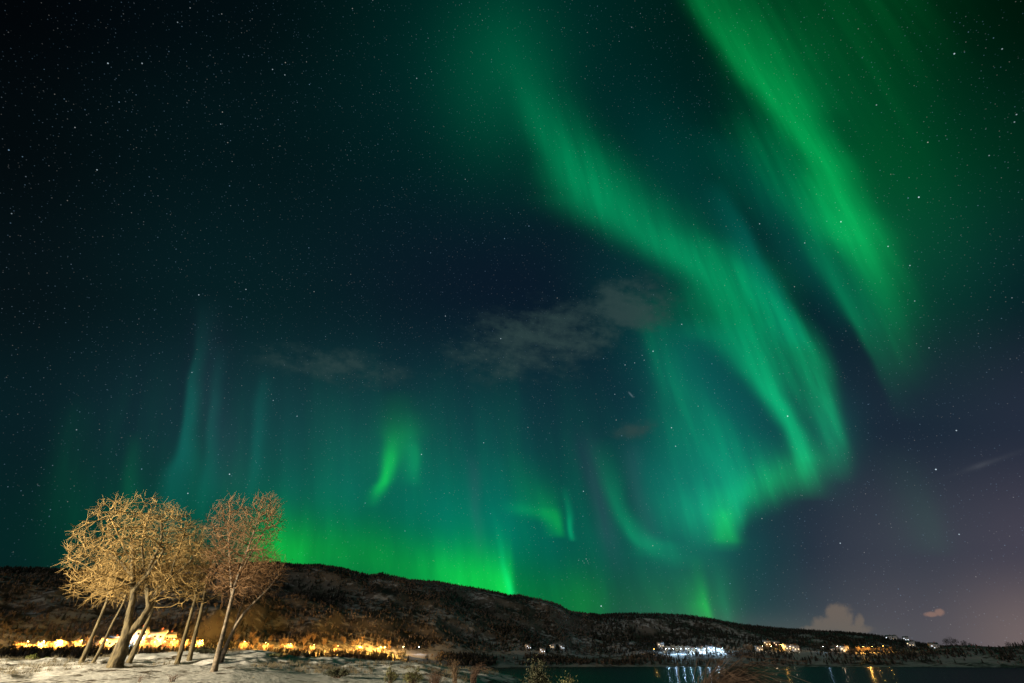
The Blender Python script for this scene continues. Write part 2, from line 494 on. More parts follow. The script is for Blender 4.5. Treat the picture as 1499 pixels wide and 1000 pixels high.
def mesh_np(name, verts, faces, mat, parent=None, smooth=True):
    """verts (n,3); faces: list of equal-length index arrays or list of arrays"""
    me = bpy.data.meshes.new(name)
    verts = np.asarray(verts, dtype=np.float32)
    if isinstance(faces, np.ndarray):
        faces = [faces]
    loops = np.concatenate([f.ravel() for f in faces]).astype(np.int32)
    tot = np.concatenate([np.full(len(f), f.shape[1], dtype=np.int32) for f in faces])
    start = np.concatenate([[0], np.cumsum(tot)[:-1]]).astype(np.int32)
    me.vertices.add(len(verts))
    me.vertices.foreach_set('co', verts.ravel())
    me.loops.add(len(loops))
    me.loops.foreach_set('vertex_index', loops)
    me.polygons.add(len(tot))
    me.polygons.foreach_set('loop_start', start)
    me.polygons.foreach_set('loop_total', tot)
    me.update(calc_edges=True)
    me.validate()
    if smooth:
        me.polygons.foreach_set('use_smooth', np.ones(len(me.polygons), dtype=bool))
    if mat is not None:
        me.materials.append(mat)
    o = bpy.data.objects.new(name, me)
    if parent is not None:
        o.parent = parent
    C.objects.link(o)
    return o


class MB:
    """collects boxes, tubes and faces into ONE mesh"""
    def __init__(s):
        s.v, s.f3, s.f4, s.n = [], [], [], 0

    def add(s, v, q=None, t=None):
        v = np.asarray(v, dtype=np.float32)
        if q is not None and len(q): s.f4.append(np.asarray(q) + s.n)
        if t is not None and len(t): s.f3.append(np.asarray(t) + s.n)
        s.v.append(v)
        s.n += len(v)

    def box(s, x0, y0, z0, x1, y1, z1):
        v = [(x, y, z) for z in (z0, z1) for y in (y0, y1) for x in (x0, x1)]
        s.add(v, [(0, 2, 3, 1), (4, 5, 7, 6), (0, 1, 5, 4), (1, 3, 7, 5), (3, 2, 6, 7), (2, 0, 4, 6)])

    def tube(s, pts, rad, sides=6, cap=True, rough=0.0):
        P = np.asarray(pts, dtype=float)
        n = len(P)
        T = np.gradient(P, axis=0)
        T /= np.linalg.norm(T, axis=1)[:, None] + 1e-9
        ref = np.array([0.31, 0.17, 0.93]) if abs(T[0, 2]) < 0.9 else np.array([0.95, 0.2, 0.1])
        A = np.cross(T, ref)
        A /= np.linalg.norm(A, axis=1)[:, None] + 1e-9
        B = np.cross(T, A)
        th = np.arange(sides) * 2 * math.pi / sides
        rad = np.broadcast_to(np.asarray(rad, dtype=float), (n,))
        rad = np.repeat(rad[:, None], sides, axis=1)
        if rough:
            ln = np.concatenate([[0], np.cumsum(np.linalg.norm(np.diff(P, axis=0), axis=1))])[:, None]
            ph = P[0, 0] * 3.7
            rad = rad * (1 + rough * 2.4 * fbm(np.cos(th)[None, :] * 1.6 + ph + 20 + 0 * ln, np.sin(th)[None, :] * 1.6 + ln * 1.7 + 9, 3)
                         + rough * 1.2 * fbm(np.cos(th)[None, :] * 6 + ph + 50 + 0 * ln, np.sin(th)[None, :] * 6 + ln * 5, 2))
        V = P[:, None, :] + rad[:, :, None] * (A[:, None, :] * np.cos(th)[None, :, None] + B[:, None, :] * np.sin(th)[None, :, None])
        i = np.arange(n - 1)[:, None] * sides
        k = np.arange(sides)[None, :]
        k2 = (k + 1) % sides
        q = np.stack([i + k, i + k2, i + sides + k2, i + sides + k], axis=-1).reshape(-1, 4)
        V = V.reshape(-1, 3)
        t = None
        if cap:
            V = np.vstack([V, P[:1], P[-1:]])
            a, b = n * sides, n * sides + 1
            t = [(a, (j + 1) % sides, j) for j in range(sides)] + [(b, (n - 1) * sides + j, (n - 1) * sides + (j + 1) % sides) for j in range(sides)]
        s.add(V, q, t)

    def build(s, name, mat, parent=None, smooth=False):
        fs = []
        if s.f3: fs.append(np.concatenate(s.f3))
        if s.f4: fs.append(np.concatenate(s.f4))
        return mesh_np(name, np.concatenate(s.v), fs, mat, parent, smooth)


def copy_thing(o, parent=None):
    c = o.copy()
    C.objects.link(c)
    if parent is not None:
        c.parent = parent
    for ch in list(o.children):
        copy_thing(ch, c)
    return c


# ---- lattice noise
_tab = rng.random((256, 256))


def vnoise(x, y):
    xi, yi = np.floor(x).astype(int), np.floor(y).astype(int)
    fx, fy = x - xi, y - yi
    fx, fy = fx * fx * (3 - 2 * fx), fy * fy * (3 - 2 * fy)
    a = _tab[xi % 256, yi % 256]
    b = _tab[(xi + 1) % 256, yi % 256]
    c = _tab[xi % 256, (yi + 1) % 256]
    d = _tab[(xi + 1) % 256, (yi + 1) % 256]
    return (a * (1 - fx) + b * fx) * (1 - fy) + (c * (1 - fx) + d * fx) * fy


def fbm(x, y, octv=4):
    s, a, t = 0.0, 1.0, 0.0
    for k in range(octv):
        s = s + a * (vnoise(x * 2 ** k + 17.3 * k, y * 2 ** k + 5.1 * k) - 0.5)
        t += a
        a *= 0.5
    return s / t


# ------------------------------------------------------------------ terrain
def prof(points):
    A = np.array([az_tan(*p) for p in points])
    return A[:, 0], A[:, 1]


crest_a, crest_t = prof([(-300, 968), (0, 968), (60, 968), (110, 965), (200, 960), (300, 957), (350, 955), (400, 958), (450, 963), (500, 967), (560, 970), (620, 974),
                         (680, 982), (730, 989), (800, 1002), (900, 1016), (1100, 1030), (1499, 1035), (1900, 1035)])
sky_a, sky_t = prof([(-200, 832), (0, 825), (60, 826), (110, 829), (160, 830), (230, 826), (300, 822), (370, 818), (410, 819), (430, 822), (470, 823), (500, 827), (540, 837), (560, 835),
                     (600, 843), (640, 846), (700, 856), (730, 862), (745, 866), (760, 865), (800, 874), (820, 881), (835, 890), (860, 894), (880, 896), (900, 894), (960, 892), (1000, 894),
                     (1040, 899), (1080, 907), (1130, 912), (1180, 916), (1230, 919), (1280, 923), (1330, 931), (1370, 938), (1400, 938), (1420, 942), (1450, 943), (1499, 943), (1700, 944)])


def ax(px, py=965):
    return az_tan(px, py)[0]


def by_px(pairs):
    return np.array([ax(p) for p, _ in pairs]), np.array([v for _, v in pairs], dtype=float)


VALLEY = by_px([(-300, 3.0), (0, 2.5), (350, 2.0), (520, 0.8), (590, -1.2), (700, -2.5), (1499, -4.0)])
SHORE = by_px([(-300, 250), (0, 260), (150, 270), (300, 310), (350, 335), (500, 400), (620, 455), (750, 520), (850, 573), (1000, 620), (1300, 676), (1499, 690), (1800, 700)])
ROAD = by_px([(-300, 330), (0, 340), (150, 350), (300, 385), (350, 405), (500, 460), (640, 520), (850, 650), (1000, 735), (1300, 775), (1499, 800), (1800, 820)])
ROADY = by_px([(-300, 963), (0, 962), (60, 961), (150, 957), (250, 954), (320, 956), (355, 955), (420, 957), (500, 959), (560, 960), (640, 958), (750, 960), (850, 964), (960, 959), (1060, 958), (1120, 955),
               (1170, 955), (1270, 956), (1330, 954), (1400, 952), (1499, 950), (1800, 950)])
ROADT = (ROADY[0], np.array([az_tan(749.5 + 849 * math.tan(a), y)[1] for a, y in zip(*ROADY)]))
RIDGE = by_px([(-300, 900), (0, 930), (400, 950), (800, 950), (835, 960), (870, 1050), (1000, 1150), (1200, 1450), (1499, 1600), (1800, 1700)])


def anchors(a):
    I = lambda t: np.interp(a, t[0], t[1])
    behind = np.clip((np.abs(a) - 1.0) / 0.5, 0, 1)
    zc = EYE + 42 * np.interp(a, crest_a, crest_t)
    zc = zc * (1 - behind) + 3.4 * behind
    zv, rs, rr, rt, rg = I(VALLEY), I(SHORE), I(ROAD), I(ROADT), I(RIDGE)
    zv = zv * (1 - behind) + 3.0 * behind
    zr = EYE + rt * rr
    zg = EYE + (np.interp(a, sky_a, sky_t) - 0.004) * rg
    zg = zg * (1 - behind) + 40 * behind
    zs = np.maximum(zv, 0.0)
    o = np.ones_like(a)
    rk = [0 * o, 9 * o, 42 * o, 88 * o, rs - 25, rs, rs + 18, rr - 8, rr + 8, rr + 0.30 * (rg - rr), rr + 0.62 * (rg - rr), rg, rg * 1.4, 5200 * o]
    zk = [3.4 * o, 3.4 * o, zc, zv, zv, zs, zs + 2.2 + 0 * o, zr, zr, zr + 0.37 * (zg - zr), zr + 0.80 * (zg - zr), zg, zg * 0.85, zg * 0.3]
    return rk, zk


def H(X, Y):
    X, Y = np.asarray(X, float), np.asarray(Y, float)
    a, r = np.arctan2(X, Y), np.hypot(X, Y)
    rk, zk = anchors(a)
    z = np.where(r >= rk[-1], zk[-1], 0.0)
    for k in range(len(rk) - 1):
        m = (r >= rk[k]) & (r < rk[k + 1])
        t = np.clip((r - rk[k]) / np.maximum(rk[k + 1] - rk[k], 1e-3), 0, 1)
        if k in (2, 3, 4):
            t = t * t * (3 - 2 * t)
        z = np.where(m, zk[k] + (zk[k + 1] - zk[k]) * t, z)
    # lumps in the near snow, more of them beyond the smooth strip
    lump = np.clip((r - 27) / 8, 0.12, 1) * np.clip((95 - r) / 30, 0, 1)
    z = z + lump * (0.46 * fbm(X / 1.5, Y / 1.5, 3) + 0.42 * fbm(X / 5.0 + 40, Y / 5.0, 2))
    # knolls and gullies on the slopes
    rr, rg = rk[8], rk[11]
    w = np.clip((r - rr) / 60, 0, 1) * np.clip((rg - r) / 90, 0, 1)
    gul = np.abs(fbm(X / 90.0 + 9, Y / 150.0 + 3, 4)) * 2
    z = z + w * (42 * fbm(X / 150.0, Y / 150.0 + 7, 4) - 20 * gul + 4)
    # banks between shore and road
    w2 = np.clip((r - rk[5] - 4) / 15, 0, 1) * np.clip((rr - 10 - r) / 15, 0, 1)
    z = z + w2 * 2.2 * fbm(X / 24.0, Y / 24.0, 3)
    w3 = np.clip((r - rg) / 100, 0, 1)
    z = z + w3 * 10 * fbm(X / 300.0, Y / 300.0, 3)
    # no knoll stands higher than the crest behind it
    lim = EYE + (np.interp(a, sky_a, sky_t) - 0.006 - 0.012 * np.clip((rg - r) / rg, 0, 1)) * r
    z = np.where((r > rr + 30) & (np.abs(a) < 1.0), np.where(z > lim - 6, lim - 6 * np.exp(-np.clip(z - lim + 6, 0, 200) / 6.0), z), z)
    return z


def h1(x, y):
    return float(H(np.array([x]), np.array([y]))[0])


# ---- materials
def mat_new(name):
    m = bpy.data.materials.new(name)
    m.use_nodes = True
    g = m.node_tree
    return m, g, g.nodes['Principled BSDF']


def mat_plain(name, col, rough=0.7, var=0.25, scale=6.0, metal=0.0, bump=0.0, stretch=1.0):
    m, g, b = mat_new(name)
    tc = g.nodes.new('ShaderNodeTexCoord')
    n = g.nodes.new('ShaderNodeTexNoise')
    n.inputs['Scale'].default_value = scale
    n.inputs['Detail'].default_value = 5
    mpg = g.nodes.new('ShaderNodeMapping')
    mpg.inputs['Scale'].default_value = (1, 1, stretch)
    g.links.new(tc.outputs['Object'], mpg.inputs[0])
    g.links.new(mpg.outputs[0], n.inputs['Vector'])
    r = g.nodes.new('ShaderNodeValToRGB')
    r.color_ramp.elements[0].position = 0.3
    r.color_ramp.elements[1].position = 0.7
    r.color_ramp.elements[0].color = (*[c * (1 - var) for c in col], 1)
    r.color_ramp.elements[1].color = (*[min(1, c * (1 + var)) for c in col], 1)
    g.links.new(n.outputs[0], r.inputs[0])
    g.links.new(r.outputs[0], b.inputs['Base Color'])
    b.inputs['Roughness'].default_value = rough
    b.inputs['Metallic'].default_value = metal
    if bump:
        bu = g.nodes.new('ShaderNodeBump')
        bu.inputs['Strength'].default_value = bump
        bu.inputs['Distance'].default_value = 0.05
        g.links.new(n.outputs[0], bu.inputs['Height'])
        g.links.new(bu.outputs[0], b.inputs['Normal'])
    return m


def mat_emit(name, col, strength):
    m, g, b = mat_new(name)
    b.inputs['Base Color'].default_value = (*col, 1)
    b.inputs['Emission Color'].default_value = (*col, 1)
    b.inputs['Emission Strength'].default_value = strength
    m.cycles.emission_sampling = 'NONE'      # small lamps and panes: their light comes from the lamp itself
    return m


def mat_ground(name, snow, earth, scale, lo, hi, fine, bump=0.5, low_snow=0.0):
    """snow with bare heather and earth showing through"""
    m, g, b = mat_new(name)
    geo = g.nodes.new('ShaderNodeNewGeometry')

    def nz(s, d, stretch=None):
        n = g.nodes.new('ShaderNodeTexNoise')
        n.inputs['Scale'].default_value = s
        n.inputs['Detail'].default_value = d
        n.inputs['Roughness'].default_value = 0.62
        g.links.new(geo.outputs['Position'], n.inputs['Vector'])
        return E(g, n.outputs[0])
    big, small = nz(scale, 6), nz(fine, 4)
    k = big * 0.62 + small * 0.38
    if low_snow:
        sx = g.nodes.new('ShaderNodeSeparateXYZ')
        g.links.new(geo.outputs['Position'], sx.inputs[0])
        k = k + E(g, sx.outputs[2]).step(9.0, 24.0, low_snow, 0.0)
    if low_snow:
        nzn = g.nodes.new('ShaderNodeSeparateXYZ')
        g.links.new(geo.outputs['True Normal'], nzn.inputs[0])
        steep = E(g, nzn.outputs[2]).step(0.80, 0.93, 1.0, 0.0)
        k = k - steep * 0.06
    k = k.step(lo, hi)
    mx = g.nodes.new('ShaderNodeMix')
    mx.data_type = 'RGBA'
    g.links.new(k.s, mx.inputs[0])
    mx.inputs[6].default_value = (*earth, 1)
    if low_snow:
        rk_ = g.nodes.new('ShaderNodeMix')
        rk_.data_type = 'RGBA'
        g.links.new(steep.s, rk_.inputs[0])
        rk_.inputs[6].default_value = (*earth, 1)
        rk_.inputs[7].default_value = (0.15, 0.14, 0.125, 1)
        g.links.new(rk_.outputs[2], mx.inputs[6])
    mx.inputs[7].default_value = (*snow, 1)
    g.links.new(mx.outputs[2], b.inputs['Base Color'])
    b.inputs['Roughness'].default_value = 0.75
    b.inputs['Specular IOR Level'].default_value = 0.2
    bu = g.nodes.new('ShaderNodeBump')
    bu.inputs['Strength'].default_value = bump
    bu.inputs['Distance'].default_value = 0.22
    g.links.new((big * 0.5 + small * 0.5).s, bu.inputs['Height'])
    g.links.new(bu.outputs[0], b.inputs['Normal'])
    return m


M_near = mat_ground('snow_and_heather', (0.72, 0.72, 0.70), (0.085, 0.065, 0.04), 0.42, 0.405, 0.475, 3.2)
M_far = mat_ground('wooded_hillside_floor', (0.42, 0.43, 0.44), (0.035, 0.03, 0.024), 0.020, 0.47, 0.60, 0.16, 0.4, 0.06)


def polar_grid(rings, azs):
    A, Rr = np.meshgrid(azs, rings)
    X, Y = Rr * np.sin(A), Rr * np.cos(A)
    Z = H(X, Y)
    V = np.stack([X, Y, Z], -1).reshape(-1, 3)
    n, m = len(rings), len(azs)
    i = np.arange(n - 1)[:, None] * m
    j = np.arange(m - 1)[None, :]
    q = np.stack([i + j, i + m + j, i + m + j + 1, i + j + 1], -1).reshape(-1, 4)[:, ::-1]
    return V, q


front_az = np.linspace(R(-50), R(50), 760)
back_az = np.concatenate([np.linspace(R(50), R(180), 60)[1:]])
azs = np.concatenate([-back_az[::-1], front_az, back_az])
rings = np.concatenate([np.linspace(0.3, 22, 40), np.arange(22.25, 50, 0.25), np.arange(50.8, 96, 1.2), np.linspace(97, 140, 18)])
V, q = polar_grid(rings, azs)
gnd = mesh_np('snowy_ground', V, q, M_near)
tag(gnd, kind='structure')
rings2 = np.concatenate([np.linspace(140, 420, 60), np.linspace(425, 1000, 130), np.geomspace(1006, 5000, 60)])
front2 = np.linspace(R(-52), R(52), 620)
azs2 = np.concatenate([-np.linspace(R(52), R(180), 50)[1:][::-1], front2, np.linspace(R(52), R(180), 50)[1:]])
V, q = polar_grid(rings2, azs2)
hil = mesh_np('hills', V, q, M_far)
tag(hil, kind='structure')

# ---- the fjord
m, g, b = mat_new('fjord_water')
geo = g.nodes.new('ShaderNodeNewGeometry')
mp = g.nodes.new('ShaderNodeMapping')
mp.inputs['Scale'].default_value = (0.35, 1.2, 1)
g.links.new(geo.outputs['Position'], mp.inputs[0])
n = g.nodes.new('ShaderNodeTexNoise')
n.inputs['Scale'].default_value = 0.7
n.inputs['Detail'].default_value = 5
g.links.new(mp.outputs[0], n.inputs['Vector'])
bu = g.nodes.new('ShaderNodeBump')
bu.inputs['Strength'].default_value = 0.7
bu.inputs['Distance'].default_value = 0.25
g.links.new(n.outputs[0], bu.inputs['Height'])
gl = g.nodes.new('ShaderNodeBsdfGlossy')
gl.inputs['Color'].default_value = (0.9, 0.95, 1.0, 1)
gl.inputs['Roughness'].default_value = 0.2
g.links.new(bu.outputs[0], gl.inputs['Normal'])
df = g.nodes.new('ShaderNodeBsdfDiffuse')
df.inputs['Color'].default_value = (0.004, 0.010, 0.014, 1)
mxs = g.nodes.new('ShaderNodeMixShader')
mxs.inputs[0].default_value = 0.16
g.links.new(df.outputs[0], mxs.inputs[1])
g.links.new(gl.outputs[0], mxs.inputs[2])
g.links.new(mxs.outputs[0], g.nodes['Material Output'].inputs['Surface'])
g.nodes.remove(b)
wv = np.array([(-2500, -2500, 0), (2500, -2500, 0), (2500, 2500, 0), (-2500, 2500, 0)])
wat = mesh_np('water', wv, np.array([[0, 1, 2, 3]]), m, smooth=False)
tag(wat, kind='structure')

# ------------------------------------------------------------------ bark and plants
M_bark = mat_plain('willow_bark', (0.105, 0.082, 0.042), 0.9, 0.7, 9.0, bump=1.0, stretch=.35)
M_twig = mat_plain('willow_twig', (0.30, 0.20, 0.07), 0.85, 0.3, 3.0)
M_birch = mat_plain('birch_bark', (0.14, 0.108, 0.075), 0.8, 0.8, 6.0, bump=0.6, stretch=1.5)
M_btwig = mat_plain('birch_twig', (0.21, 0.115, 0.05), 0.8, 0.3, 3.0)


def colonise(seeds, attractors, step, kill, infl, jitter, up=0.0, iters=90, cap=9000):
    """space colonisation: seeds = list of (points, parent_offset); returns nodes, parent indices"""
    pos, par = [], []
    for pts, parent in seeds:
        p = parent
        for v in pts:
            pos.append(Vector(v))
            par.append(p)
            p = len(pos) - 1
    att = [Vector(a) for a in attractors]
    for it in range(iters):
        if not att or len(pos) > cap:
            break
        kd = kdtree.KDTree(len(pos))
        for i, p in enumerate(pos):
            kd.insert(p, i)
        kd.balance()
        pull, keep = {}, []
        for a in att:
            co, i, d = kd.find(a)
            if d < kill:
                continue
            keep.append(a)
            if d < infl:
                pull.setdefault(i, []).append(a)
        att = keep
        if not pull:
            break
        for i, L in pull.items():
            p = pos[i]
            d = Vector((0, 0, up))
            for a in L:
                d += (a - p).normalized() / max(1, len(L)) * 1.0
            d += Vector((random.uniform(-1, 1), random.uniform(-1, 1), random.uniform(-1, 1))) * jitter
            if d.length < 1e-4:
                continue
            pos.append(p + d.normalized() * step)
            par.append(i)
    return pos, par


def grow_tree(name, trunk_paths, attractors, mats, label, cat='tree', tip=0.013, expo=2.35, step=0.22, kill=0.30, infl=2.5, jitter=0.35, up=0.0,
              twigs=2, twig_len=0.4, twig_r=0.012, droop=0.0, side=0.35, cap=9000, group=None, thr=0.05):
    """trunk_paths: list of (points, radii, parent (path index, point index) or None)"""
    sz = trunk_paths[0][0][0].y / 30.0
    step, kill, infl, twig_len, twig_r, tip, thr = [v * sz for v in (step, kill, infl, twig_len, twig_r, tip, thr)]
    trunk_paths = [(p_, [v * sz for v in r_], q_) for p_, r_, q_ in trunk_paths]
    seeds, offs, n = [], [], 0
    rad0 = []
    for pts, radii, parent in trunk_paths:
        # resample along the path
        P = [Vector(p) for p in pts]
        out, rr = [], []
        for a, b_, ra, rb in zip(P[:-1], P[1:], radii[:-1], radii[1:]):
            k = max(2, int((b_ - a).length / (0.3 * sz)))
            for t in range(k):
                f = t / k
                w = Vector((random.uniform(-1, 1), random.uniform(-1, 1), 0)) * 0.02 * sz
                out.append(a.lerp(b_, f) + w)
                rr.append(ra + (rb - ra) * f)
        out.append(P[-1]); rr.append(radii[-1])
        pi = -1
        if parent is not None:
            k0 = offs[parent[0]]
            cand = range(k0[0], k0[1])
            allp = [q for s_ in seeds for q in s_[0]]
            pi = min(cand, key=lambda c: (allp[c] - P[0]).length)
            out, rr = out[1:], rr[1:]
        if len(out) > 4:      # ease the corners
            for _ in range(3):
                out = [out[0]] + [(out[i - 1] + out[i] * 2 + out[i + 1]) / 4 for i in range(1, len(out) - 1)] + [out[-1]]
        seeds.append((out, pi))
        rad0 += rr
        offs.append((n, n + len(out)))
        n += len(out)
    pos, par = colonise(seeds, attractors, step, kill, infl, jitter, up, 90, cap)
    N = len(pos)
    # twigs at thin ends
    nchild = [0] * N
    for p in par:
        if p >= 0:
            nchild[p] += 1
    for i in range(len(rad0), N):
        if nchild[i] == 0 or random.random() < side:
            d0 = (pos[i] - pos[par[i]]).normalized()
            for k in range(twigs if nchild[i] == 0 else random.choice((1, 2))):
                d = (d0 + Vector((random.gauss(0, .6), random.gauss(0, .6), random.gauss(0.1 + up, .5)))).normalized()
                prev, p = i, pos[i].copy()
                L = twig_len * random.uniform(.5, 1.3)
                for s_ in range(3):
                    d = (d + Vector((random.gauss(0, .25), random.gauss(0, .25), random.gauss(-droop, .2)))).normalized()
                    p = p + d * L / 3
                    pos.append(p.copy()); par.append(prev)
                    prev = len(pos) - 1
    N2 = len(pos)
    kids = [[] for _ in range(N2)]
    for i, p in enumerate(par):
        if p >= 0:
            kids[p].append(i)
    area = [0.0] * N2
    for i in range(N2 - 1, -1, -1):
        area[i] = sum(area[c] for c in kids[i]) if kids[i] else (twig_r if i >= N else tip) ** expo
    rad = [max(area[i] ** (1 / expo), twig_r) for i in range(N2)]
    for i in range(len(rad0)):
        rad[i] = rad0[i]
    for i in range(len(rad0), N2):
        rad[i] = min(rad[i], rad[par[i]] * 0.93 if rad[par[i]] > 0.02 else rad[i])
    big = [max(kids[i], key=lambda c: (c < len(rad0), rad[c])) if kids[i] else -1 for i in range(N2)]
    trunk, crown = MB(), MB()
    nseed = len(rad0)
    root = Vector(trunk_paths[0][0][0])
    starts = [i for i in range(N2) if par[i] < 0 or big[par[i]] != i]
    for s0 in starts:
        ch = [s0]
        if par[s0] >= 0:
            ch = [par[s0], s0]
        while big[ch[-1]] >= 0:
            ch.append(big[ch[-1]])
        # cut into a thick part (trunk) and a thin part (crown)
        P = [pos[c] - root for c in ch]
        rr = [rad[c] for c in ch]
        if par[s0] >= 0 and s0 >= nseed:
            rr[0] = min(rr[0], rr[1] * 1.25)
        k = 0
        while k < len(ch) and (ch[k] < nseed and rr[k] > thr) and (s0 < nseed):
            k += 1
        if k >= 2:
            pp, r2 = P[:k + 1], list(rr[:k + 1])
            if s0 == 0:           # root flare
                for j in range(len(pp)):
                    r2[j] *= 1 + .45 * math.exp(-(pp[j] - pp[0]).length / (.28 * sz))
            arr = np.array([tuple(v) for v in pp])
            m_ = np.linspace(0, len(arr) - 1, (len(arr) - 1) * 3 + 1)
            fine = np.stack([np.interp(m_, np.arange(len(arr)), arr[:, c]) for c in range(3)], -1)
            trunk.tube(fine, np.interp(m_, np.arange(len(arr)), r2), 14, True, .22)
        if k < len(ch) - 1:
            s_ = max(0, k)
            PP, RR = P[s_:], rr[s_:]
            if len(PP) >= 2:
                RR = list(RR); RR[-1] *= 0.5
                crown.tube(PP, RR, 5 if RR[0] > 0.05 else 3, cap=False)
    t = empty(name, root)
    tag(t, label, cat, group)
    trunk.build('trunk', mats[0], t, True)
    crown.build('crown', mats[1], t, True)
    return t


def in_ellipsoids(ells, n, shell=0.0):
    """random points in a union of (centre, radii) ellipsoids; shell > 0 favours the outside"""
    vol = np.array([e[1][0] * e[1][1] * e[1][2] for e in ells])
    vol /= vol.sum()
    out = []
    for k in range(n):
        c, r_ = ells[rng.choice(len(ells), p=vol)]
        d = rng.normal(size=3)
        d /= np.linalg.norm(d)
        s = rng.random() ** (1 / (3.0 + shell))
        out.append((c[0] + d[0] * r_[0] * s, c[1] + d[1] * r_[1] * s, c[2] + d[2] * r_[2] * s))
    return out


def clumped(pts, size, thresh):
    P = np.array(pts)
    v = fbm(P[:, 0] / size + P[:, 1] / size * .6, P[:, 2] / size - P[:, 1] / size * .5, 2)
    return [p for p, k in zip(pts, v) if k > thresh]


def ell(px, py, Y, rpx, rpy, depth):
    c = at(px, py, Y)
    dx = abs(at(px + rpx, py, Y).x - c.x)
    dz = abs(at(px, py - rpy, Y).z - c.z)
    return ((c.x, c.y, c.z), (dx, depth, dz))


def foot(px, py, Y):
    p = at(px, py, Y)
    return Vector((p.x, p.y, h1(p.x, p.y) - 0.12))


def base_at(px, py, r0=24.0, r1=48.0):
    """where the sight line meets the near snow"""
    for r in np.arange(r0, r1, 0.1):
        p = at_r(px, py, r)
        if p.z <= h1(p.x, p.y):
            return Vector((p.x, p.y, h1(p.x, p.y)))
    p = at_r(px, py, 36)
    return Vector((p.x, p.y, h1(p.x, p.y)))


# the old willow
b0 = base_at(168, 978)
Yw = b0.y
b0.z -= 0.15
P = lambda px, py, dy=0.0: at(px, py, Yw + dy)
paths = [
    ([b0, P(172, 962), P(181, 940), P(190, 925), P(186, 905), P(194, 885), P(197, 868), P(194, 840), P(196, 815, -.3), P(191, 785, -.4)],
     [.37, .33, .30, .27, .18, .16, .145, .12, .09, .055], None),
    ([P(187, 932), P(199, 917), P(210, 904), P(219, 890, .1), P(226, 873, .2), P(235, 857, .3), P(250, 844, .4), P(268, 835, .6), P(285, 815, .7)],
     [.20, .17, .165, .155, .145, .13, .11, .085, .055], (0, 0)),
    ([P(218, 890), P(216, 865), P(213, 840, -.3), P(226, 815, -.4), P(238, 795, -.5), P(236, 765, -.5)], [.12, .11, .10, .085, .07, .05], (1, 0)),
    ([P(197, 868), P(206, 850, -.4), P(222, 835, -.8), P(240, 805, -1.2)], [.13, .11, .09, .06], (0, 0)),
    ([P(194, 845), P(180, 825, .4), P(160, 812, .8), P(145, 800, 1.0)], [.09, .07, .05, .035], (0, 0)),
    ([P(195, 860), P(182, 850, -.8), P(165, 845, -1.4), P(145, 842, -1.8)], [.07, .06, .045, .03], (0, 0)),
    ([P(196, 830), P(180, 800, -.6), P(168, 772, -1.0), P(160, 755, -1.2)], [.06, .05, .04, .025], (0, 0)),
    ([P(213, 840, -.3), P(206, 800, -1.0), P(214, 765, -1.4), P(222, 742, -1.5)], [.06, .05, .04, .025], (2, 0)),
    ([P(248, 845, .4), P(258, 815, -.4), P(270, 785, -.8), P(272, 765, -1)], [.06, .05, .04, .025], (1, 0)),
    ([P(196, 850), P(170, 862, -1.6), P(145, 868, -2.0), P(122, 882, -2.2)], [.055, .045, .035, .02], (0, 0)),
]
kz = Yw / 30.0
ells = [ell(208, 800, Yw, 80, 64, 4.0 * kz), ell(172, 830, Yw, 50, 42, 3.2 * kz), ell(250, 812, Yw, 42, 52, 3.2 * kz), ell(152, 862, Yw, 32, 24, 2.2 * kz), ell(262, 862, Yw, 26, 26, 2.0 * kz),
        ell(215, 758, Yw, 58, 26, 3.0 * kz)]
grow_tree('willow_tree', paths, clumped(in_ellipsoids(ells, 3300, 1.0), .7, -.12), (M_bark, M_twig), 'old willow with a thick forked trunk and wide domed bare crown on the snowy mound',
          step=.19, kill=.25, infl=3.0, jitter=.16, twigs=4, twig_len=.50, twig_r=.0078, tip=.0065, side=.5, cap=16000)

# thin willows around it
thin = [
    ('slim leaning willow at the left edge of the clump, leftmost of all trunks', [(118, 971), (130, 945), (146, 908), (158, 880), (163, 850)], .115, (150, 850, 34, 30)),
    ('slim bare willow just left of the thick forked trunk', [(136, 971), (150, 945), (166, 910), (184, 880), (190, 850)], .085, (180, 850, 30, 26)),
    ('slim leaning willow just right of the thick forked trunk', [(188, 971), (200, 945), (218, 908), (236, 860), (243, 830)], .13, (250, 815, 40, 40)),
    ('left one of two slim willow trunks between old willow and birches', [(259, 973), (267, 945), (277, 908), (288, 872), (294, 835)], .12, (285, 835, 36, 40)),
    ('right one of two slim willow trunks between old willow and birches', [(277, 968), (283, 938), (293, 905), (300, 870), (305, 830)], .12, (306, 838, 34, 46)),
]
for lab, pts, r0, cr in thin:
    b1 = base_at(*pts[0])
    b1.z -= 0.12
    Yt = b1.y
    n = len(pts)
    path = [b1] + [at(x, y, Yt + random.uniform(-.1, .1)) for x, y in pts[1:]]
    rad = [r0, r0 * .85, r0 * .75, r0 * .62, r0 * .4]
    e_ = [ell(cr[0], cr[1], Yt, cr[2] * .9, cr[3], 1.5), ell(cr[0], cr[1] + 14, Yt, cr[2] * .8, cr[3] * .7, 1.3)]
    grow_tree('willow_tree', [(path, rad, None)], clumped(in_ellipsoids(e_, 900, 0.6), .6, -.12), (M_bark, M_twig), lab, step=.20, kill=.28, infl=2.5, jitter=.22, twigs=3,
              twig_len=.46, twig_r=.0095, tip=.0085, side=.5, group='slim willows in the clump')

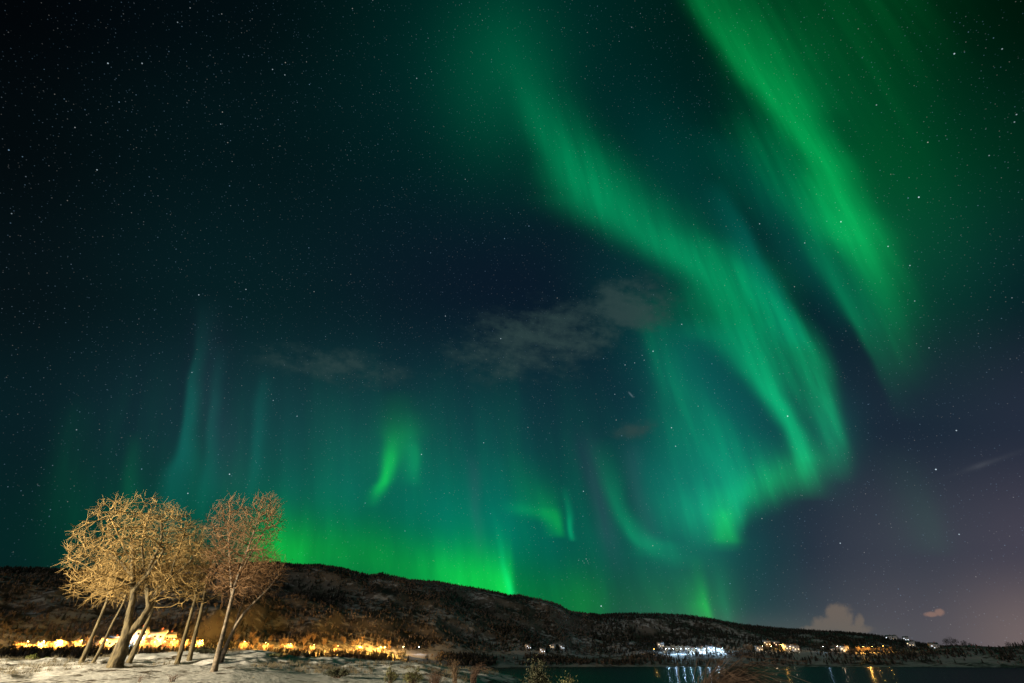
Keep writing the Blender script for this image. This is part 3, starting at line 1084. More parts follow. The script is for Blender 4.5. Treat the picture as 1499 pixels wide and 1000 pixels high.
# the two birches
b1 = base_at(313, 984)
b1.z -= .12
Yb = b1.y
Q = lambda px, py, dy=0.0: at(px, py, Yb + dy)
paths = [([b1, Q(320, 955), Q(330, 915), Q(340, 875), Q(350, 840), Q(362, 808, -.2), Q(372, 780, -.3), Q(380, 750, -.4)], [.16, .13, .11, .09, .07, .05, .035, .02], None),
         ([Q(340, 875), Q(338, 840, .4), Q(335, 800, .6), Q(334, 765, .7)], [.08, .06, .045, .025], (0, 0)),
         ([Q(352, 838), Q(366, 815, .5), Q(380, 790, .8), Q(392, 768, .9)], [.06, .05, .035, .02], (0, 0))]
ells = [ell(334, 768, Yb, 24, 38, 1.5), ell(384, 766, Yb, 26, 42, 1.5), ell(345, 815, Yb, 34, 40, 1.6), ell(333, 842, Yb, 28, 34, 1.4), ell(370, 835, Yb, 30, 38, 1.5), ell(388, 742, Yb, 16, 18, .8)]
grow_tree('birch_tree', paths, in_ellipsoids(ells, 1900, 0.0), (M_birch, M_btwig), 'tall birch with reddish twigs, the foremost trunk right of the willows', step=.19, kill=.22,
          infl=1.8, jitter=.2, up=.25, twigs=4, twig_len=.55, twig_r=.0065, tip=.008, thr=.03)
b2 = base_at(322, 971)
b2.z -= .12
Yc = b2.y
Q2 = lambda px, py, dy=0.0: at(px, py, Yc + dy)
paths = [([b2, Q2(331, 945), Q2(343, 918), Q2(360, 893), Q2(378, 878), Q2(396, 860), Q2(408, 843)], [.11, .10, .085, .07, .055, .04, .025], None),
         ([Q2(343, 918), Q2(352, 890, .3), Q2(364, 860, .4), Q2(376, 830, .5)], [.06, .05, .04, .02], (0, 0))]
ells = [ell(385, 845, Yc, 32, 36, 1.35), ell(360, 862, Yc, 30, 32, 1.35), ell(402, 835, Yc, 16, 22, 0.75)]
grow_tree('birch_tree', paths, in_ellipsoids(ells, 750, 0.0), (M_birch, M_btwig), 'low birch stem leaning far to the right behind the tall birch', step=.19, kill=.22, infl=1.8,
          jitter=.2, up=.2, twigs=4, twig_len=.55, twig_r=.0065, tip=.008, thr=.03)


# ------------------------------------------------------------------ shrubs, weeds and grass near the camera
M_jun = mat_plain('juniper_needles', (0.038, 0.042, 0.018), 0.8, 0.45, 9.0)
M_olive = mat_plain('olive_leaves', (0.10, 0.10, 0.035), 0.8, 0.45, 9.0)
M_yel = mat_plain('yellow_green_leaves', (0.13, 0.15, 0.03), 0.8, 0.4, 9.0)
M_red = mat_plain('russet_twigs', (0.10, 0.058, 0.038), 0.85, 0.4, 6.0)
M_straw = mat_plain('dry_grass', (0.13, 0.085, 0.05), 0.85, 0.75, 9.0)
M_pale = mat_plain('pale_dry_stem', (0.34, 0.27, 0.18), 0.85, 0.3, 8.0)
M_stem = mat_plain('shrub_stem', (0.09, 0.06, 0.04), 0.9, 0.3, 8.0)


def shrub(name, px, top, r, width_px, label, mat, n=1400, leaf=.06, lean=0.0):
    """leafy bush: woody stems and many small leaf faces; r metres away, its top at row top"""
    p = at_r(px, 965, r)
    z0 = h1(p.x, p.y)
    w = abs(at_r(px + width_px / 2, 965, r).x - p.x) + .05
    hgt = max(.3, at_r(px, top, r).z - z0)
    t = empty(name, (p.x, p.y, z0 - .05))
    tag(t, label, 'shrub')
    st, lf = MB(), []
    tips = []
    for k in range(26):
        a, q_ = random.uniform(0, 6.28), random.uniform(.1, 1) ** .6
        e_ = Vector((math.cos(a) * w * q_ + lean * hgt, math.sin(a) * w * q_ * .8, hgt * (1 - .45 * q_ * q_) * random.uniform(.7, 1.04)))
        m_ = Vector((e_.x * .35, e_.y * .35, e_.z * .5))
        pts = [Vector((random.uniform(-.06, .06), random.uniform(-.06, .06), 0)), m_, e_]
        st.tube(pts, [.018, .012, .005], 4, False)
        tips.append((m_, e_))
    for k in range(n):
        m_, e_ = random.choice(tips)
        f = random.random() ** .7
        c = m_.lerp(e_, f) + Vector((random.gauss(0, .07), random.gauss(0, .07), random.gauss(0, .06))) * (hgt / .9)
        c.z = max(c.z, .04)
        d = Vector((random.gauss(0, 1), random.gauss(0, 1), random.gauss(.4, 1))).normalized() * leaf * random.uniform(.6, 1.6)
        s_ = d.cross(Vector((random.gauss(0, 1), random.gauss(0, 1), random.gauss(0, 1)))).normalized() * leaf * .28
        lf += [c - s_, c + s_, c + d]
    st.build('stem', M_stem, t, True)
    mesh_np('foliage', np.array(lf), np.arange(len(lf)).reshape(-1, 3), mat, t, False)
    return t


def weed(name, px, top, r, width_px, label, mat, n=120, lean=.2, droop=.5, thick=.008, cat='dry weed'):
    """spray of thin arching stems, one mesh"""
    p = at_r(px, 965, r)
    z0 = h1(p.x, p.y)
    w = abs(at_r(px + width_px / 2, 965, r).x - p.x) + .03
    hgt = max(.25, at_r(px, top, r).z - z0)
    mb = MB()
    for k in range(n):
        a = random.uniform(0, 6.28)
        q_ = random.random() ** .7
        L = hgt * random.uniform(.6, 1.08)
        ex = math.cos(a) * w * q_ + random.gauss(lean, .3 * abs(lean)) * L
        ey = math.sin(a) * w * q_ * .8
        pts = []
        for s_ in np.linspace(0, 1, 6):
            pts.append((random.uniform(-.02, .02) + ex * s_ ** 1.5 * 1.15, ey * s_ ** 1.4, L * (s_ * (1 + droop) - droop * s_ ** 2.4 * (1 + .5 * q_))))
        pts = np.array(pts) + np.array([random.gauss(0, w * .12), random.gauss(0, w * .12), 0])
        mb.tube(pts, np.linspace(thick, thick * .35, 6), 3, False)
    o = mb.build(name, mat, None, True)
    o.location = (p.x, p.y, z0 - .03)
    tag(o, label, cat)
    return o


shrub('shrub', 46, 957, 46, 26, 'yellow-green bush at the left edge of the snow, larger of two', M_yel, 900)
shrub('shrub', 69, 961, 45, 16, 'small yellow-green bush left of the leaning willows', M_yel, 600)
shrub('shrub', 299, 945, 41, 46, 'dark bush between slim willows and the tall birch', M_jun, 1800)
shrub('shrub', 404, 957, 38, 44, 'olive bush on snow right of the birches', M_olive, 1500)
shrub('shrub', 448, 960, 42, 22, 'low dark bush on the mound below the orange lights', M_jun, 700)
shrub('shrub', 498, 976, 28, 44, 'wide low dark green bush near the bottom edge, below the lamps', M_jun, 1500)
shrub('shrub', 575, 974, 26, 20, 'small olive bush in the snow at bottom centre', M_olive, 800)
shrub('shrub', 607, 973, 25, 30, 'ragged olive bush right of the small one at bottom centre', M_olive, 1100)
weed('twiggy_bush', 640, 979, 24, 34, 'reddish-brown leafless bush on snow near bottom centre', M_red, 160, .05, .1, .007, 'shrub')
weed('dry_weed', 668, 963, 30, 22, 'brown dry weed with upright sprays before the dark water', M_straw, 90, -.1, .5)
weed('dry_weed', 694, 968, 30, 26, 'brown dry weed arching right before the dark water', M_red, 90, .35, .7)
shrub('shrub', 786, 963, 17, 40, 'tall dark green bush against the water, bottom centre right', M_jun, 4200, .06)
shrub('shrub', 826, 975, 16, 30, 'low olive bush right of the tall dark bush by the water', M_olive, 2000, .05)
weed('grass_tussock', 1004, 963, 8.5, 50, 'big brown tussock of dry grass bent to the right at bottom edge', mat_plain('russet_dry_grass', (0.075, 0.046, 0.030), 0.85, 0.7, 9.0), 1700, .5, .9, .0055, 'grass')
weed('weed_stalk', 988, 955, 11.0, 10, 'pale thin weed stalks standing left of the grass tussock', M_pale, 5, .02, .05, .004, 'dry weed')
weed('weed_stalk', 968, 985, 11.5, 24, 'short pale bent stalks at bottom edge left of the tussock', M_pale, 9, .3, .6, .004, 'dry weed')
weed('twiggy_bush', 215, 983, 25.5, 18, 'few bare dark twigs poking from smooth snow before the willow', M_red, 12, .2, .3, .006, 'shrub')
weed('twiggy_bush', 262, 984, 25, 40, 'sprawl of thin twigs in the snow before the birches', M_red, 34, .1, .6, .006, 'shrub')

# short dry tufts through the snow: nobody could count them
tv = []
for k in range(3000):
    a = random.uniform(ax(-30), ax(830))
    r = random.uniform(31, 52)
    x, y = r * math.sin(a), r * math.cos(a)
    if vnoise(np.array([x / 3.0]), np.array([y / 3.0]))[0] < (.46 if a < ax(345) else .62):
        continue
    z = h1(x, y)
    for s_ in range(6):
        bx, by = x + random.gauss(0, .07), y + random.gauss(0, .07)
        L = random.uniform(.07, .24)
        dx, dy = random.gauss(0, .07), random.gauss(0, .05)
        tv += [(bx - .016, by, z - .03), (bx + .016, by, z - .03), (bx + dx, by + dy, z + L)]
o = mesh_np('grass_tufts', np.array(tv), np.arange(len(tv)).reshape(-1, 3), mat_plain('frosted_heath_grass', (0.075, 0.062, 0.036), 0.9, 0.6, 1.2), None, False)
tag(o, kind='stuff')

# ------------------------------------------------------------------ far woods
M_wood = mat_plain('bare_birch_wood', (0.088, 0.074, 0.062), 0.95, 0.45, 0.05)
M_spruce = mat_plain('spruce_needles', (0.016, 0.020, 0.014), 0.95, 0.4, 0.05)


def bare_tree_tris(hgt, n=15):
    t = []
    for k in range(n):
        a = random.uniform(0, 6.28)
        q_ = random.random()
        z0 = hgt * random.uniform(.05, .45)
        z1 = min(hgt, z0 + hgt * random.uniform(.3, .6))
        rr = hgt * .42 * math.sqrt(q_) * (1 - .5 * (z1 / hgt) ** 3)
        w = hgt * .045
        b_ = np.array([math.cos(a) * rr * .2, math.sin(a) * rr * .2, z0])
        e_ = np.array([math.cos(a) * rr, math.sin(a) * rr, z1])
        s_ = np.array([-math.sin(a + random.uniform(-1, 1)), math.cos(a), 0]) * w
        t += [b_ , e_ - s_, e_ + s_ + np.array([0, 0, hgt * .06])]
    w = hgt * .014
    for a in (0, 2.1):
        t += [np.array([-w * math.cos(a), -w * math.sin(a), -.5]), np.array([w * math.cos(a), w * math.sin(a), -.5]), np.array([0, 0, hgt])]
    return np.array(t)


def spruce_tris(hgt, n=34):
    t = []
    for k in range(n):
        f = (k + .5) / n
        z = hgt * (.06 + .9 * f)
        rr = hgt * .20 * (1 - f) * random.uniform(.6, 1.2) + .05
        a = k * 2.4 + random.uniform(-.3, .3)
        c, s_ = math.cos(a), math.sin(a)
        w = rr * .55 + .06
        t += [np.array([0, 0, z + hgt * .06]), np.array([c * rr - s_ * w, s_ * rr + c * w, z - hgt * .06]), np.array([c * rr + s_ * w, s_ * rr - c * w, z - hgt * .06])]
    t += [np.array([-.05 * hgt, 0, hgt * .8]), np.array([.05 * hgt, 0, hgt * .8]), np.array([0, 0, hgt])]
    return np.array(t)


bare_lib = [bare_tree_tris(1.0) for _ in range(12)]
spr_lib = [spruce_tris(1.0) for _ in range(8)]


def scatter(name, lib, P3, hs, mat):
    out = []
    for (x, y, z), h_ in zip(P3, hs):
        T = lib[random.randrange(len(lib))]
        a = random.uniform(0, 6.28)
        c, s_ = math.cos(a), math.sin(a)
        Rm = np.array([[c, s_, 0], [-s_, c, 0], [0, 0, 1]])
        out.append((T * np.array([h_ * random.uniform(.8, 1.2), h_, h_])) @ Rm + np.array([x, y, z]))
    vv = np.concatenate(out)
    o = mesh_np(name, vv, np.arange(len(vv)).reshape(-1, 3), mat, None, False)
    tag(o, kind='stuff')
    return o


# candidates over the slopes, denser in the lee, thinner on the snowy knolls
nC = 120000
a_ = rng.uniform(R(-47), R(47), nC)
rk, zk = anchors(a_)
rr0, rg0 = rk[8], rk[11]
u_ = rng.random(nC)
r_ = np.sqrt((rr0 + 12) ** 2 + u_ * ((rg0 + 25) ** 2 - (rr0 + 12) ** 2))
X, Y = r_ * np.sin(a_), r_ * np.cos(a_)
dens = fbm(X / 70.0 + 3, Y / 70.0, 3) + 0.5
frac = (r_ - rr0) / (rg0 - rr0)
cliff = np.exp(-((a_ - ax(745)) / .11) ** 2 - ((frac - .5) / .26) ** 2)      # bare rock face
keep = rng.random(nC) < np.clip((dens - .22) * 1.9, np.where(frac < .2, .45, .16), 1) * .62 * (1 - .75 * cliff)
X, Y, frac, dens = X[keep], Y[keep], frac[keep], dens[keep]
Z = H(X, Y)
east = np.arctan2(X, Y) > ax(868)
is_spr = (rng.random(len(X)) < np.where(frac + .25 * fbm(X / 60.0, Y / 60.0, 2) > .76, .88, np.where(fbm(X / 120.0 + 50, Y / 120.0, 2) > .10, np.where(east, .9, .45), np.where(east, .75, .05))))  # extra dark spruce in the east and near the crest paints those slopes as shaded
scatter('birch_woods', bare_lib, np.stack([X, Y, Z], -1)[~is_spr], rng.uniform(1.8, 3.8, int((~is_spr).sum())), M_wood)
scatter('spruce_woods', spr_lib, np.stack([X, Y, Z], -1)[is_spr], np.where(frac[is_spr] > .70, rng.uniform(.7, 1.9, int(is_spr.sum())), rng.uniform(2.5, 5, int(is_spr.sum()))), M_spruce)
# scrub on the bank between shore and road
nC = 14000
a_ = rng.uniform(R(-46), R(46), nC)
rk, zk = anchors(a_)
r_ = rk[5] + 10 + rng.random(nC) * (rk[7] - rk[5] - 14)
X, Y = r_ * np.sin(a_), r_ * np.cos(a_)
dens = fbm(X / 40.0 + 13, Y / 40.0, 2)
keep = (rng.random(nC) < np.clip(.45 + dens * 2.2, .02, 1)) & (a_ > ax(-100))
X, Y = X[keep], Y[keep]
hs = rng.uniform(1.5, 4.2, len(X))
Z = H(X, Y)
dark = rng.random(len(X)) < .5
scatter('shore_scrub', bare_lib, np.stack([X, Y, Z], -1)[~dark], hs[~dark], M_wood)
scatter('shore_spruces', spr_lib, np.stack([X, Y, Z], -1)[dark], hs[dark] * 1.15, M_spruce)

# ------------------------------------------------------------------ the road under the lamps
M_road = mat_plain('snowy_asphalt', (0.30, 0.28, 0.26), 0.8, 0.35, 0.4)
ra = np.linspace(ax(-60), ax(660), 400)
rrd = np.interp(ra, ROAD[0], ROAD[1])
rv = []
for off in (-3.2, 3.2):
    x, y = (rrd + off) * np.sin(ra), (rrd + off) * np.cos(ra)
    rv.append(np.stack([x, y, EYE + np.interp(ra, ROADT[0], ROADT[1]) * rrd + .25], -1))
rv = np.concatenate(rv)
i = np.arange(399)
o = mesh_np('road', rv, np.stack([i, i + 1, i + 401, i + 400], -1), M_road)
tag(o, kind='structure')

# ------------------------------------------------------------------ street lamps
M_steel = mat_plain('galvanised_steel', (0.30, 0.30, 0.30), 0.5, 0.2, 5.0, 0.7)
LAMPS = {
    'sodium': ((1.0, 0.48, 0.09), 36000),
    'warm': ((1.0, 0.74, 0.46), 7000),
    'white': ((0.86, 0.92, 1.0), 8000),
    'blue': ((0.50, 0.76, 1.0), 62000),
}
lamp_proto = {}


def make_lamp(kind):
    col, power = LAMPS[kind]
    t = empty('street_lamp', (0, 0, 0))
    mb = MB()
    mb.tube([(0, 0, -.6), (0, 0, 3), (0, 0, 6.4), (0, -.25, 6.9), (0, -.9, 7.1)], [.10, .085, .065, .05, .04], 8)
    mb.build('pole', M_steel, t, True)
    mb = MB()
    mb.box(-.16, -1.65, 7.06, .16, -.85, 7.2)
    mb.build('lamp_head', M_steel, t)
    mb = MB()
    mb.box(-.24, -1.64, 6.92, .24, -.86, 7.055)
    mb.build('lens', mat_emit('lit_lens_' + kind, col, 150.0), t)
    l = bpy.data.lights.new('street_light_' + kind, 'POINT')
    l.energy = power
    l.color = col
    l.shadow_soft_size = .25
    lo = bpy.data.objects.new('lamp_light', l)
    lo.parent = t
    lo.location = (0, -1.25, 6.8)
    C.objects.link(lo)
    return t


def lamp(px, kind, label, dr=-4.5, scale=1.0, group=None, power=None, r=None):
    power = power or random.choice((.6, .8, 1.0, 1.3))
    first = kind not in lamp_proto
    if first:
        lamp_proto[kind] = make_lamp(kind)
        t = lamp_proto[kind]
    else:
        t = copy_thing(lamp_proto[kind])
    a = ax(px, 955)
    r = r or float(np.interp(a, ROAD[0], ROAD[1])) + dr
    x, y = r * math.sin(a), r * math.cos(a)
    t.location = (x, y, h1(x, y))
    t.rotation_euler = (0, 0, -a + random.uniform(-.2, .2) + math.pi)
    t.scale = (scale * .8,) * 3
    tag(t, label, 'street lamp', group)
    if power:
        for ch in t.children:
            if ch.type == 'LIGHT':
                ch.data = ch.data.copy()
                ch.data.energy *= power
    return t


ordn = ['first', 'second', 'third', 'fourth', 'fifth', 'sixth', 'seventh', 'eighth', 'ninth', 'tenth', 'eleventh', 'twelfth']
g1 = 'sodium street lamps along the road beyond the trees'
left = [34, 58, 84, 112, 150, 203, 226, 249, 266, 291]
for k, px in enumerate(left):
    lamp(px, 'sodium', f'{ordn[k]} orange street lamp from the left on the road behind the willow trunks', group=g1, power=random.choice((1.0, 1.5, 2.2)))
row = [354, 386, 423, 458, 493, 527, 556, 563]
for k, px in enumerate(row):
    lamp(px, 'sodium', f'{ordn[k]} glowing orange street lamp counted right from the birches', group=g1, power=(1.2, .8, 1, .8, 1, .9, 3.0, 3.0)[k])
g2 = 'white street lamps'
for k, (px, kind, lab) in enumerate([
        (590, 'warm', 'pale warm street lamp just right of the brightest orange glow'),
        (612, 'white', 'white street lamp at the right end of the left-hand road'),
        (176, 'blue', 'bluish white lamp left of the thick forked trunk'),
        (192, 'blue', 'bluish white lamp behind the fork of the old willow')]):
    lamp(px, kind, lab, dr=14 if kind == 'blue' else -4.5, group=g2, power=.3 if kind == 'blue' else .35)
g3 = 'bluish floodlit quay lamps across the water'
for k, px in enumerate([975, 986, 997, 1008, 1020, 1033, 1046, 1058]):
    lamp(px, 'blue', f'{ordn[k]} bluish white lamp from the left in the floodlit row across the water', dr=-6, scale=1.0, group=g3)
for px, kind, lab in [(958, 'sodium', 'small orange lamp at the left end of the bluish floodlit row'), (1118, 'warm', 'warm white lamp at the left of the house cluster across the water'), (1131, 'warm', 'warm white lamp between the lit houses across the water'),
                      (1145, 'sodium', 'orange lamp on the roadside above the lit house cluster'), (1158, 'warm', 'warm lamp at the right of the house cluster'),
                      (1228, 'warm', 'white lamp left of the yellow-lit trees on the far shore'), (1266, 'sodium', 'strong orange lamp among trees on the far shore'),
                      (1280, 'sodium', 'orange lamp just right of the strong one on the far shore'), (1296, 'sodium', 'last orange lamp at the right end of the far shore glow'),
                      (1207, 'blue', 'single small bluish lamp between house cluster and yellow glow')]:
    lamp(px, kind, lab, dr=-4 if px != 1145 else 26, group='street lamps on the far shore', power={958: .12, 1266: .9, 1280: .13, 1296: .08, 1145: .2, 1207: .15, 1228: 1.3}.get(px, .8))

# the street lamp that lights the willow clump: it stands left of and behind the photographer's spot
t = copy_thing(lamp_proto['sodium'])
lx, ly = -40.0, 3.0
t.location = (lx, ly, h1(lx, ly))
t.rotation_euler = (0, 0, math.pi + .6)
tag(t, 'tall street lamp near the camera that lights the willow clump and snow', 'street lamp', 'near street lamp')
for ch in t.children:
    if ch.type == 'LIGHT':
        ch.data = bpy.data.lights.new('street_light_near', 'POINT')
        ch.data.shadow_soft_size = .25
        ch.data.energy = 250000
        ch.data.color = (1.0, 0.83, 0.55)

# ------------------------------------------------------------------ houses
M_wall_w = mat_plain('white_boards', (0.60, 0.58, 0.55), 0.7, 0.1, 2.0)
M_wall_r = mat_plain('red_boards', (0.22, 0.06, 0.04), 0.7, 0.15, 2.0)
M_wall_o = mat_plain('ochre_boards', (0.42, 0.30, 0.14), 0.7, 0.15, 2.0)
M_roof = mat_plain('snowy_roof', (0.40, 0.40, 0.42), 0.8, 0.2, 1.0)
M_frame = mat_plain('white_window_frame', (0.7, 0.7, 0.68), 0.6, 0.05, 3.0)
M_door = mat_plain('dark_door', (0.08, 0.05, 0.04), 0.6, 0.2, 3.0)
W_warm = mat_emit('warm_lit_pane', (1.0, 0.72, 0.40), 2.2)
M_glass = mat_plain('dark_glass', (0.02, 0.025, 0.03), 0.1, 0.1, 2.0)
W_cool = mat_emit('cool_lit_pane', (0.80, 0.90, 1.0), 2.2)
house_proto = {}


def make_house(wall, pane, L=9.0, D=7.0, hw=4.6, hr=2.6):
    t = empty('house', (0, 0, 0))
    mb = MB()
    mb.box(-L / 2, -D / 2, -2.5, L / 2, D / 2, hw)
    v = [(-L / 2, -D / 2, hw), (-L / 2, D / 2, hw), (-L / 2, 0, hw + hr), (L / 2, -D / 2, hw), (L / 2, D / 2, hw), (L / 2, 0, hw + hr)]
    mb.add(v, None, [(0, 2, 1), (3, 4, 5)])
    mb.build('wall', wall, t)
    mb = MB()
    for s in (-1, 1):
        e = .5
        a0 = np.array([0, 0, hw + hr + .02])
        y1, z1 = s * (D / 2 + e), hw - hr * e / (D / 2) + .02
        q = [(-L / 2 - e, 0, a0[2]), (L / 2 + e, 0, a0[2]), (L / 2 + e, y1, z1), (-L / 2 - e, y1, z1)]
        q2 = [(x, y, z + .2) for x, y, z in q]
        mb.add(q + q2, [(0, 1, 2, 3), (7, 6, 5, 4), (0, 4, 5, 1), (1, 5, 6, 2), (2, 6, 7, 3), (3, 7, 4, 0)])
    rf = mb.build('roof', M_roof, t)
    mb = MB()
    mb.box(1.6, -.4, hw + hr - .5, 2.3, .3, hw + hr + 1.1)
    mb.build('chimney', M_wall_r, rf)
    for x, z in ((-3.0, 1.0), (-.9, 1.0), (3.0, 1.0), (-3.0, 3.2), (0.0, 3.2), (3.0, 3.2)):
        mb = MB()
        mb.box(x - .72, -D / 2 - .06, z - .12, x + .72, -D / 2 - .003, z)
        mb.box(x - .72, -D / 2 - .06, z + 1.2, x + .72, -D / 2 - .003, z + 1.32)
        mb.box(x - .72, -D / 2 - .06, z, x - .6, -D / 2 - .003, z + 1.2)
        mb.box(x + .6, -D / 2 - .06, z, x + .72, -D / 2 - .003, z + 1.2)
        w = mb.build('window', M_frame, t)
        mb = MB()
        mb.box(x - .6, -D / 2 - .04, z, x + .6, -D / 2 - .003, z + 1.2)
        mb.build('pane', pane if (x, z) in ((-.9, 1.0), (3.0, 1.0), (-3.0, 3.2)) else M_glass, w)
    mb = MB()
    mb.box(.7, -D / 2 - .06, -.2, 1.6, -D / 2 - .003, 1.95)
    mb.build('door', M_door, t)
    return t


def house(px, kind, label, dr=14, scale=1.0, turn=0.0, py=None):
    wall, pane = {'white_warm': (M_wall_w, W_warm), 'white_cool': (M_wall_w, W_cool), 'red': (M_wall_r, W_warm), 'ochre': (M_wall_o, W_warm)}[kind]
    if kind not in house_proto:
        house_proto[kind] = make_house(wall, pane)
        t = house_proto[kind]
    else:
        t = copy_thing(house_proto[kind])
    a = ax(px, 952)
    r = float(np.interp(a, ROAD[0], ROAD[1])) + dr
    if py is not None:      # pick the spot on the slope seen at that row
        for r2 in np.arange(r, r + 600, 4.0):
            p = at_r(px, py, r2)
            if p.z <= h1(p.x, p.y) + 1.0:
                r = r2
                break
    x, y = r * math.sin(a), r * math.cos(a)
    t.location = (x, y, h1(x, y) + .3)
    t.rotation_euler = (0, 0, -a + turn)
    t.scale = (scale,) * 3
    tag(t, label, 'house', 'lit houses')
    return t


house(192, 'white_cool', 'white house in bluish light behind the old willow fork', 30, 1.0, .2)
house(222, 'white_warm', 'white house above the orange lights right of the forked trunk', 26, 1.0, -.2)
house(238, 'red', 'red house right of the white one above the orange lights', 24, .9, .15)
house(158, 'white_cool', 'white house in bluish light between the two slim left willows', 12, .9, -.1)
for px, kind, lab in [(773, 'white_cool', 'leftmost white house with lit windows on the dark far shore'), (794, 'white_cool', 'white house in the middle of the dark far shore group'),
                      (809, 'white_warm', 'white house left of the dark trees on the far shore'), (822, 'white_cool', 'rightmost white house in the group below the cliff'),
                      (1012, 'white_cool', 'white shed beside the long warehouse under bluish floodlights'), (1026, 'white_cool', 'white house in the middle of the bluish floodlit row'),
                      (1040, 'white_cool', 'white house right of the middle of the bluish floodlit row'), (1054, 'white_cool', 'white house at the right end of the bluish floodlit row'),
                      (1111, 'white_warm', 'white house at the left of the bright cluster across the water'), (1125, 'ochre', 'ochre house in the bright cluster across the water'),
                      (1138, 'red', 'red house in the bright cluster across the water'), (1152, 'white_warm', 'white house near the right of the bright cluster'),
                      (1164, 'white_warm', 'small white house at the right end of the bright cluster'), (1222, 'white_warm', 'white house left of the yellow-lit trees'),
                      (1236, 'white_warm', 'white house touching the left of the yellow-lit trees'), (968, 'white_warm', 'pale house at the left end of the bluish floodlit row')]:
    house(px, kind, lab, {1012: 12, 1026: 8, 1040: 16, 1054: 9, 1111: 20, 1125: 48, 1138: 70, 1152: 30, 1164: 14, 968: 40, 1222: 44, 1236: 10}.get(px, random.uniform(8, 40)), random.uniform(.8, 1.0) * (.65 if px < 850 else 1), random.uniform(-.7, .7))
for px, py, kind, lab in [(1308, 938, 'white_cool', 'small lit house high on the hill, left of a pair'), (1315, 938, 'white_warm', 'small warm lit house on the hill beside another'),
                          (1332, 939, 'white_cool', 'bright white house on the hill crest at right'), (1337, 947, 'white_warm', 'warm lit house below the crest house at right'),
                          (1369, 944, 'white_cool', 'lone small lit house near the hill end trees'), (1422, 949, 'white_cool', 'lone lit house far right below the skyline'),
                          (1430, 950, 'red', 'dim house beside the lone lit house far right')]:
    house(px, kind, lab, 60, 1.0, random.uniform(-.4, .4), py)

# floodlit quay building across the water
t = empty('quay_warehouse', (0, 0, 0))
mb = MB()
mb.box(-15, -5, -3, 15, 5, 4)
mb.build('wall', mat_plain('grey_metal_cladding', (0.22, 0.23, 0.25), 0.6, 0.2, 0.6), t)
mb = MB()
mb.box(-15.5, -5.5, 4.01, 15.5, 5.5, 4.4)
mb.build('roof', M_roof, t)
for k in range(6):
    mb = MB()
    mb.box(-14 + k * 4.9, -5.06, 1.2, -11.6 + k * 4.9, -5.003, 2.6)
    mb.build('window', W_cool, t)
a = ax(996, 955)
r = float(np.interp(a, ROAD[0], ROAD[1])) + 30
t.location = (r * math.sin(a), r * math.cos(a), h1(r * math.sin(a), r * math.cos(a)) + .3)
t.rotation_euler = (0, 0, -a)
tag(t, 'long low white warehouse under bluish floodlights across the water', 'warehouse')

# ------------------------------------------------------------------ trees standing in the lamp light, each its own
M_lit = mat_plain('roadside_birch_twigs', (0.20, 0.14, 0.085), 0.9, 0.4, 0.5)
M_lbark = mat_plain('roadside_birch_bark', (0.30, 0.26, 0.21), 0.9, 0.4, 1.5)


def roadside_mesh(seed):
    random.seed(seed)
    tr, cr = MB(), MB()
    Hh = 1.0
    tr.tube([(0, 0, -.06), (.01, 0, .3), (random.uniform(-.03, .03), 0, .62)], [.022, .016, .009], 6)
    for k in range(100):
        z = random.uniform(.14, .62)
        a = random.uniform(0, 6.28)
        L = random.uniform(.18, .42)
        p = np.array([0, 0, z])
        d = np.array([math.cos(a) * .6, math.sin(a) * .6, random.uniform(.5, 1.1)])
        d /= np.linalg.norm(d)
        p1, p2 = p + d * L * .5, p + d * L + np.array([0, 0, L * .15])
        cr.tube([p, p1, p2], [.010, .008, .004], 3, False)
        for j in range(4):
            e = p1 + (p2 - p1) * random.random()
            dd = d + np.array([random.gauss(0, .5), random.gauss(0, .5), random.gauss(.1, .4)])
            cr.tube([e, e + dd * L * .22, e + dd * L * .4], [.007, .006, .004], 3, False)
    return tr, cr


tree_lib = []
for s in range(5):
    tr, cr = roadside_mesh(100 + s)
    t = empty('roadside_tree', (0, 0, -50))
    tr.build('trunk', M_lbark, t, True)
    cr.build('crown', M_lit, t, True)
    tree_lib.append([t, False])
random.seed(31)
spots = []
for px in left: spots += [(px + random.uniform(-13, 13), random.choice((random.uniform(3, 9), random.uniform(10, 26)))) for _ in range(4)]
for px in row[:-1]: spots += [(px + random.uniform(-17, 17), random.choice((random.uniform(3, 9), random.uniform(9, 34)))) for _ in range(6)] + [(px + random.uniform(-15, 15), -random.uniform(8, 16))]
for px in row[:-1] + left: spots += [(px + random.uniform(-4, 4), random.uniform(-3, 3)) for _ in range(2)]
for px in (1258, 1262, 1266, 1270, 1274, 1278, 1282, 1288, 1294, 1300, 1306): spots.append((px, random.uniform(2, 12)))
for px in range(972, 1106, 5): spots.append((px + random.uniform(-2, 2), random.uniform(3, 22)))
for px in (1244, 1249, 1254, 1247, 1251): spots.append((px, random.uniform(-16, -10)))
zones = [(0, 330, 'the orange road behind the willows'), (330, 700, 'the orange lamps right of the birches'), (900, 1108, 'the bluish floodlit row across the water'), (1200, 1400, 'the yellow glow on the far shore')]
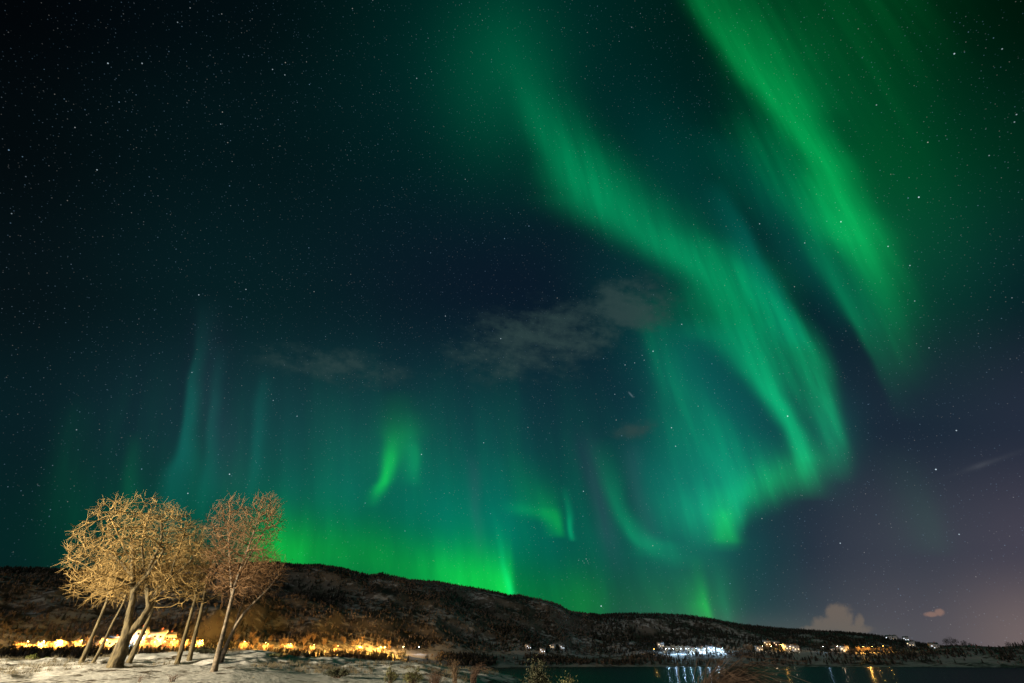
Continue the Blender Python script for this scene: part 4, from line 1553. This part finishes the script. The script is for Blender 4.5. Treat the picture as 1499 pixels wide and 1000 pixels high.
for k, (px, dr) in enumerate(sorted(spots)):
    e_ = tree_lib[k % 5]
    if e_[1]:
        t = copy_thing(e_[0])
    else:
        t, e_[1] = e_[0], True
    a = ax(px, 955)
    r = float(np.interp(a, ROAD[0], ROAD[1])) + dr
    x, y = r * math.sin(a), r * math.cos(a)
    t.location = (x, y, h1(x, y))
    hgt = random.uniform(3.0, 6.0) * (1.35 if 960 < px < 1110 else 1)
    t.scale = (hgt * 1.15, hgt * 1.15, hgt)
    t.rotation_euler = (0, 0, random.uniform(0, 6.28))
    zone = next(z for lo, hi, z in zones if lo <= px < hi) if any(lo <= px < hi for lo, hi, _ in zones) else 'the far shore'
    tag(t, f'small bare birch standing in the light of {zone}', 'tree', 'bare birches beside ' + zone)

# ------------------------------------------------------------------ single trees standing up from the crest at the right
random.seed(5)
for k, (px, hgt, lab) in enumerate([(1384, 15, 'dark tree clump crown on the crest, leftmost of the tall ones'), (1391, 19, 'tallest dark tree on the crest at right'),
                                    (1398, 15, 'dark tree on the crest just right of the tallest'), (1410, 14, 'dark bushy tree alone on the crest right of the tall trio'),
                                    (1418, 11, 'small dark tree on the crest right of the bushy one'), (1474, 15, 'dark tree on the skyline near the right edge'),
                                    (1484, 13, 'second dark tree on the skyline near the right edge'), (1494, 12, 'last dark tree on the skyline at the right edge')]):
    a = ax(px, 940)
    r = float(np.interp(a, RIDGE[0], RIDGE[1])) - 12
    x, y = r * math.sin(a), r * math.cos(a)
    t = empty('crest_tree', (x, y, h1(x, y) - .3))
    tag(t, lab, 'tree', 'dark trees on the crest')
    mb = MB()
    mb.tube([(0, 0, -1), (0, 0, hgt * .3), (.1, 0, hgt * .8)], [.35, .26, .06], 6)
    mb.build('trunk', M_stem, t, True)
    cr = []
    for j in range(420):
        d = np.array([random.gauss(0, 1), random.gauss(0, 1), random.gauss(0, 1)])
        d = d / np.linalg.norm(d) * random.random() ** .4
        c = np.array([d[0] * hgt * .42, d[1] * hgt * .42, hgt * (.58 + .42 * d[2])])
        u, v = np.array([random.gauss(0, .5), random.gauss(0, .5), random.gauss(0, .5)]), np.array([random.gauss(0, .5), random.gauss(0, .5), random.gauss(0, .5)])
        cr += [c, c + u * 1.2, c + v * 1.2]
    mesh_np('crown', np.array(cr), np.arange(len(cr)).reshape(-1, 3), M_spruce, t, False)
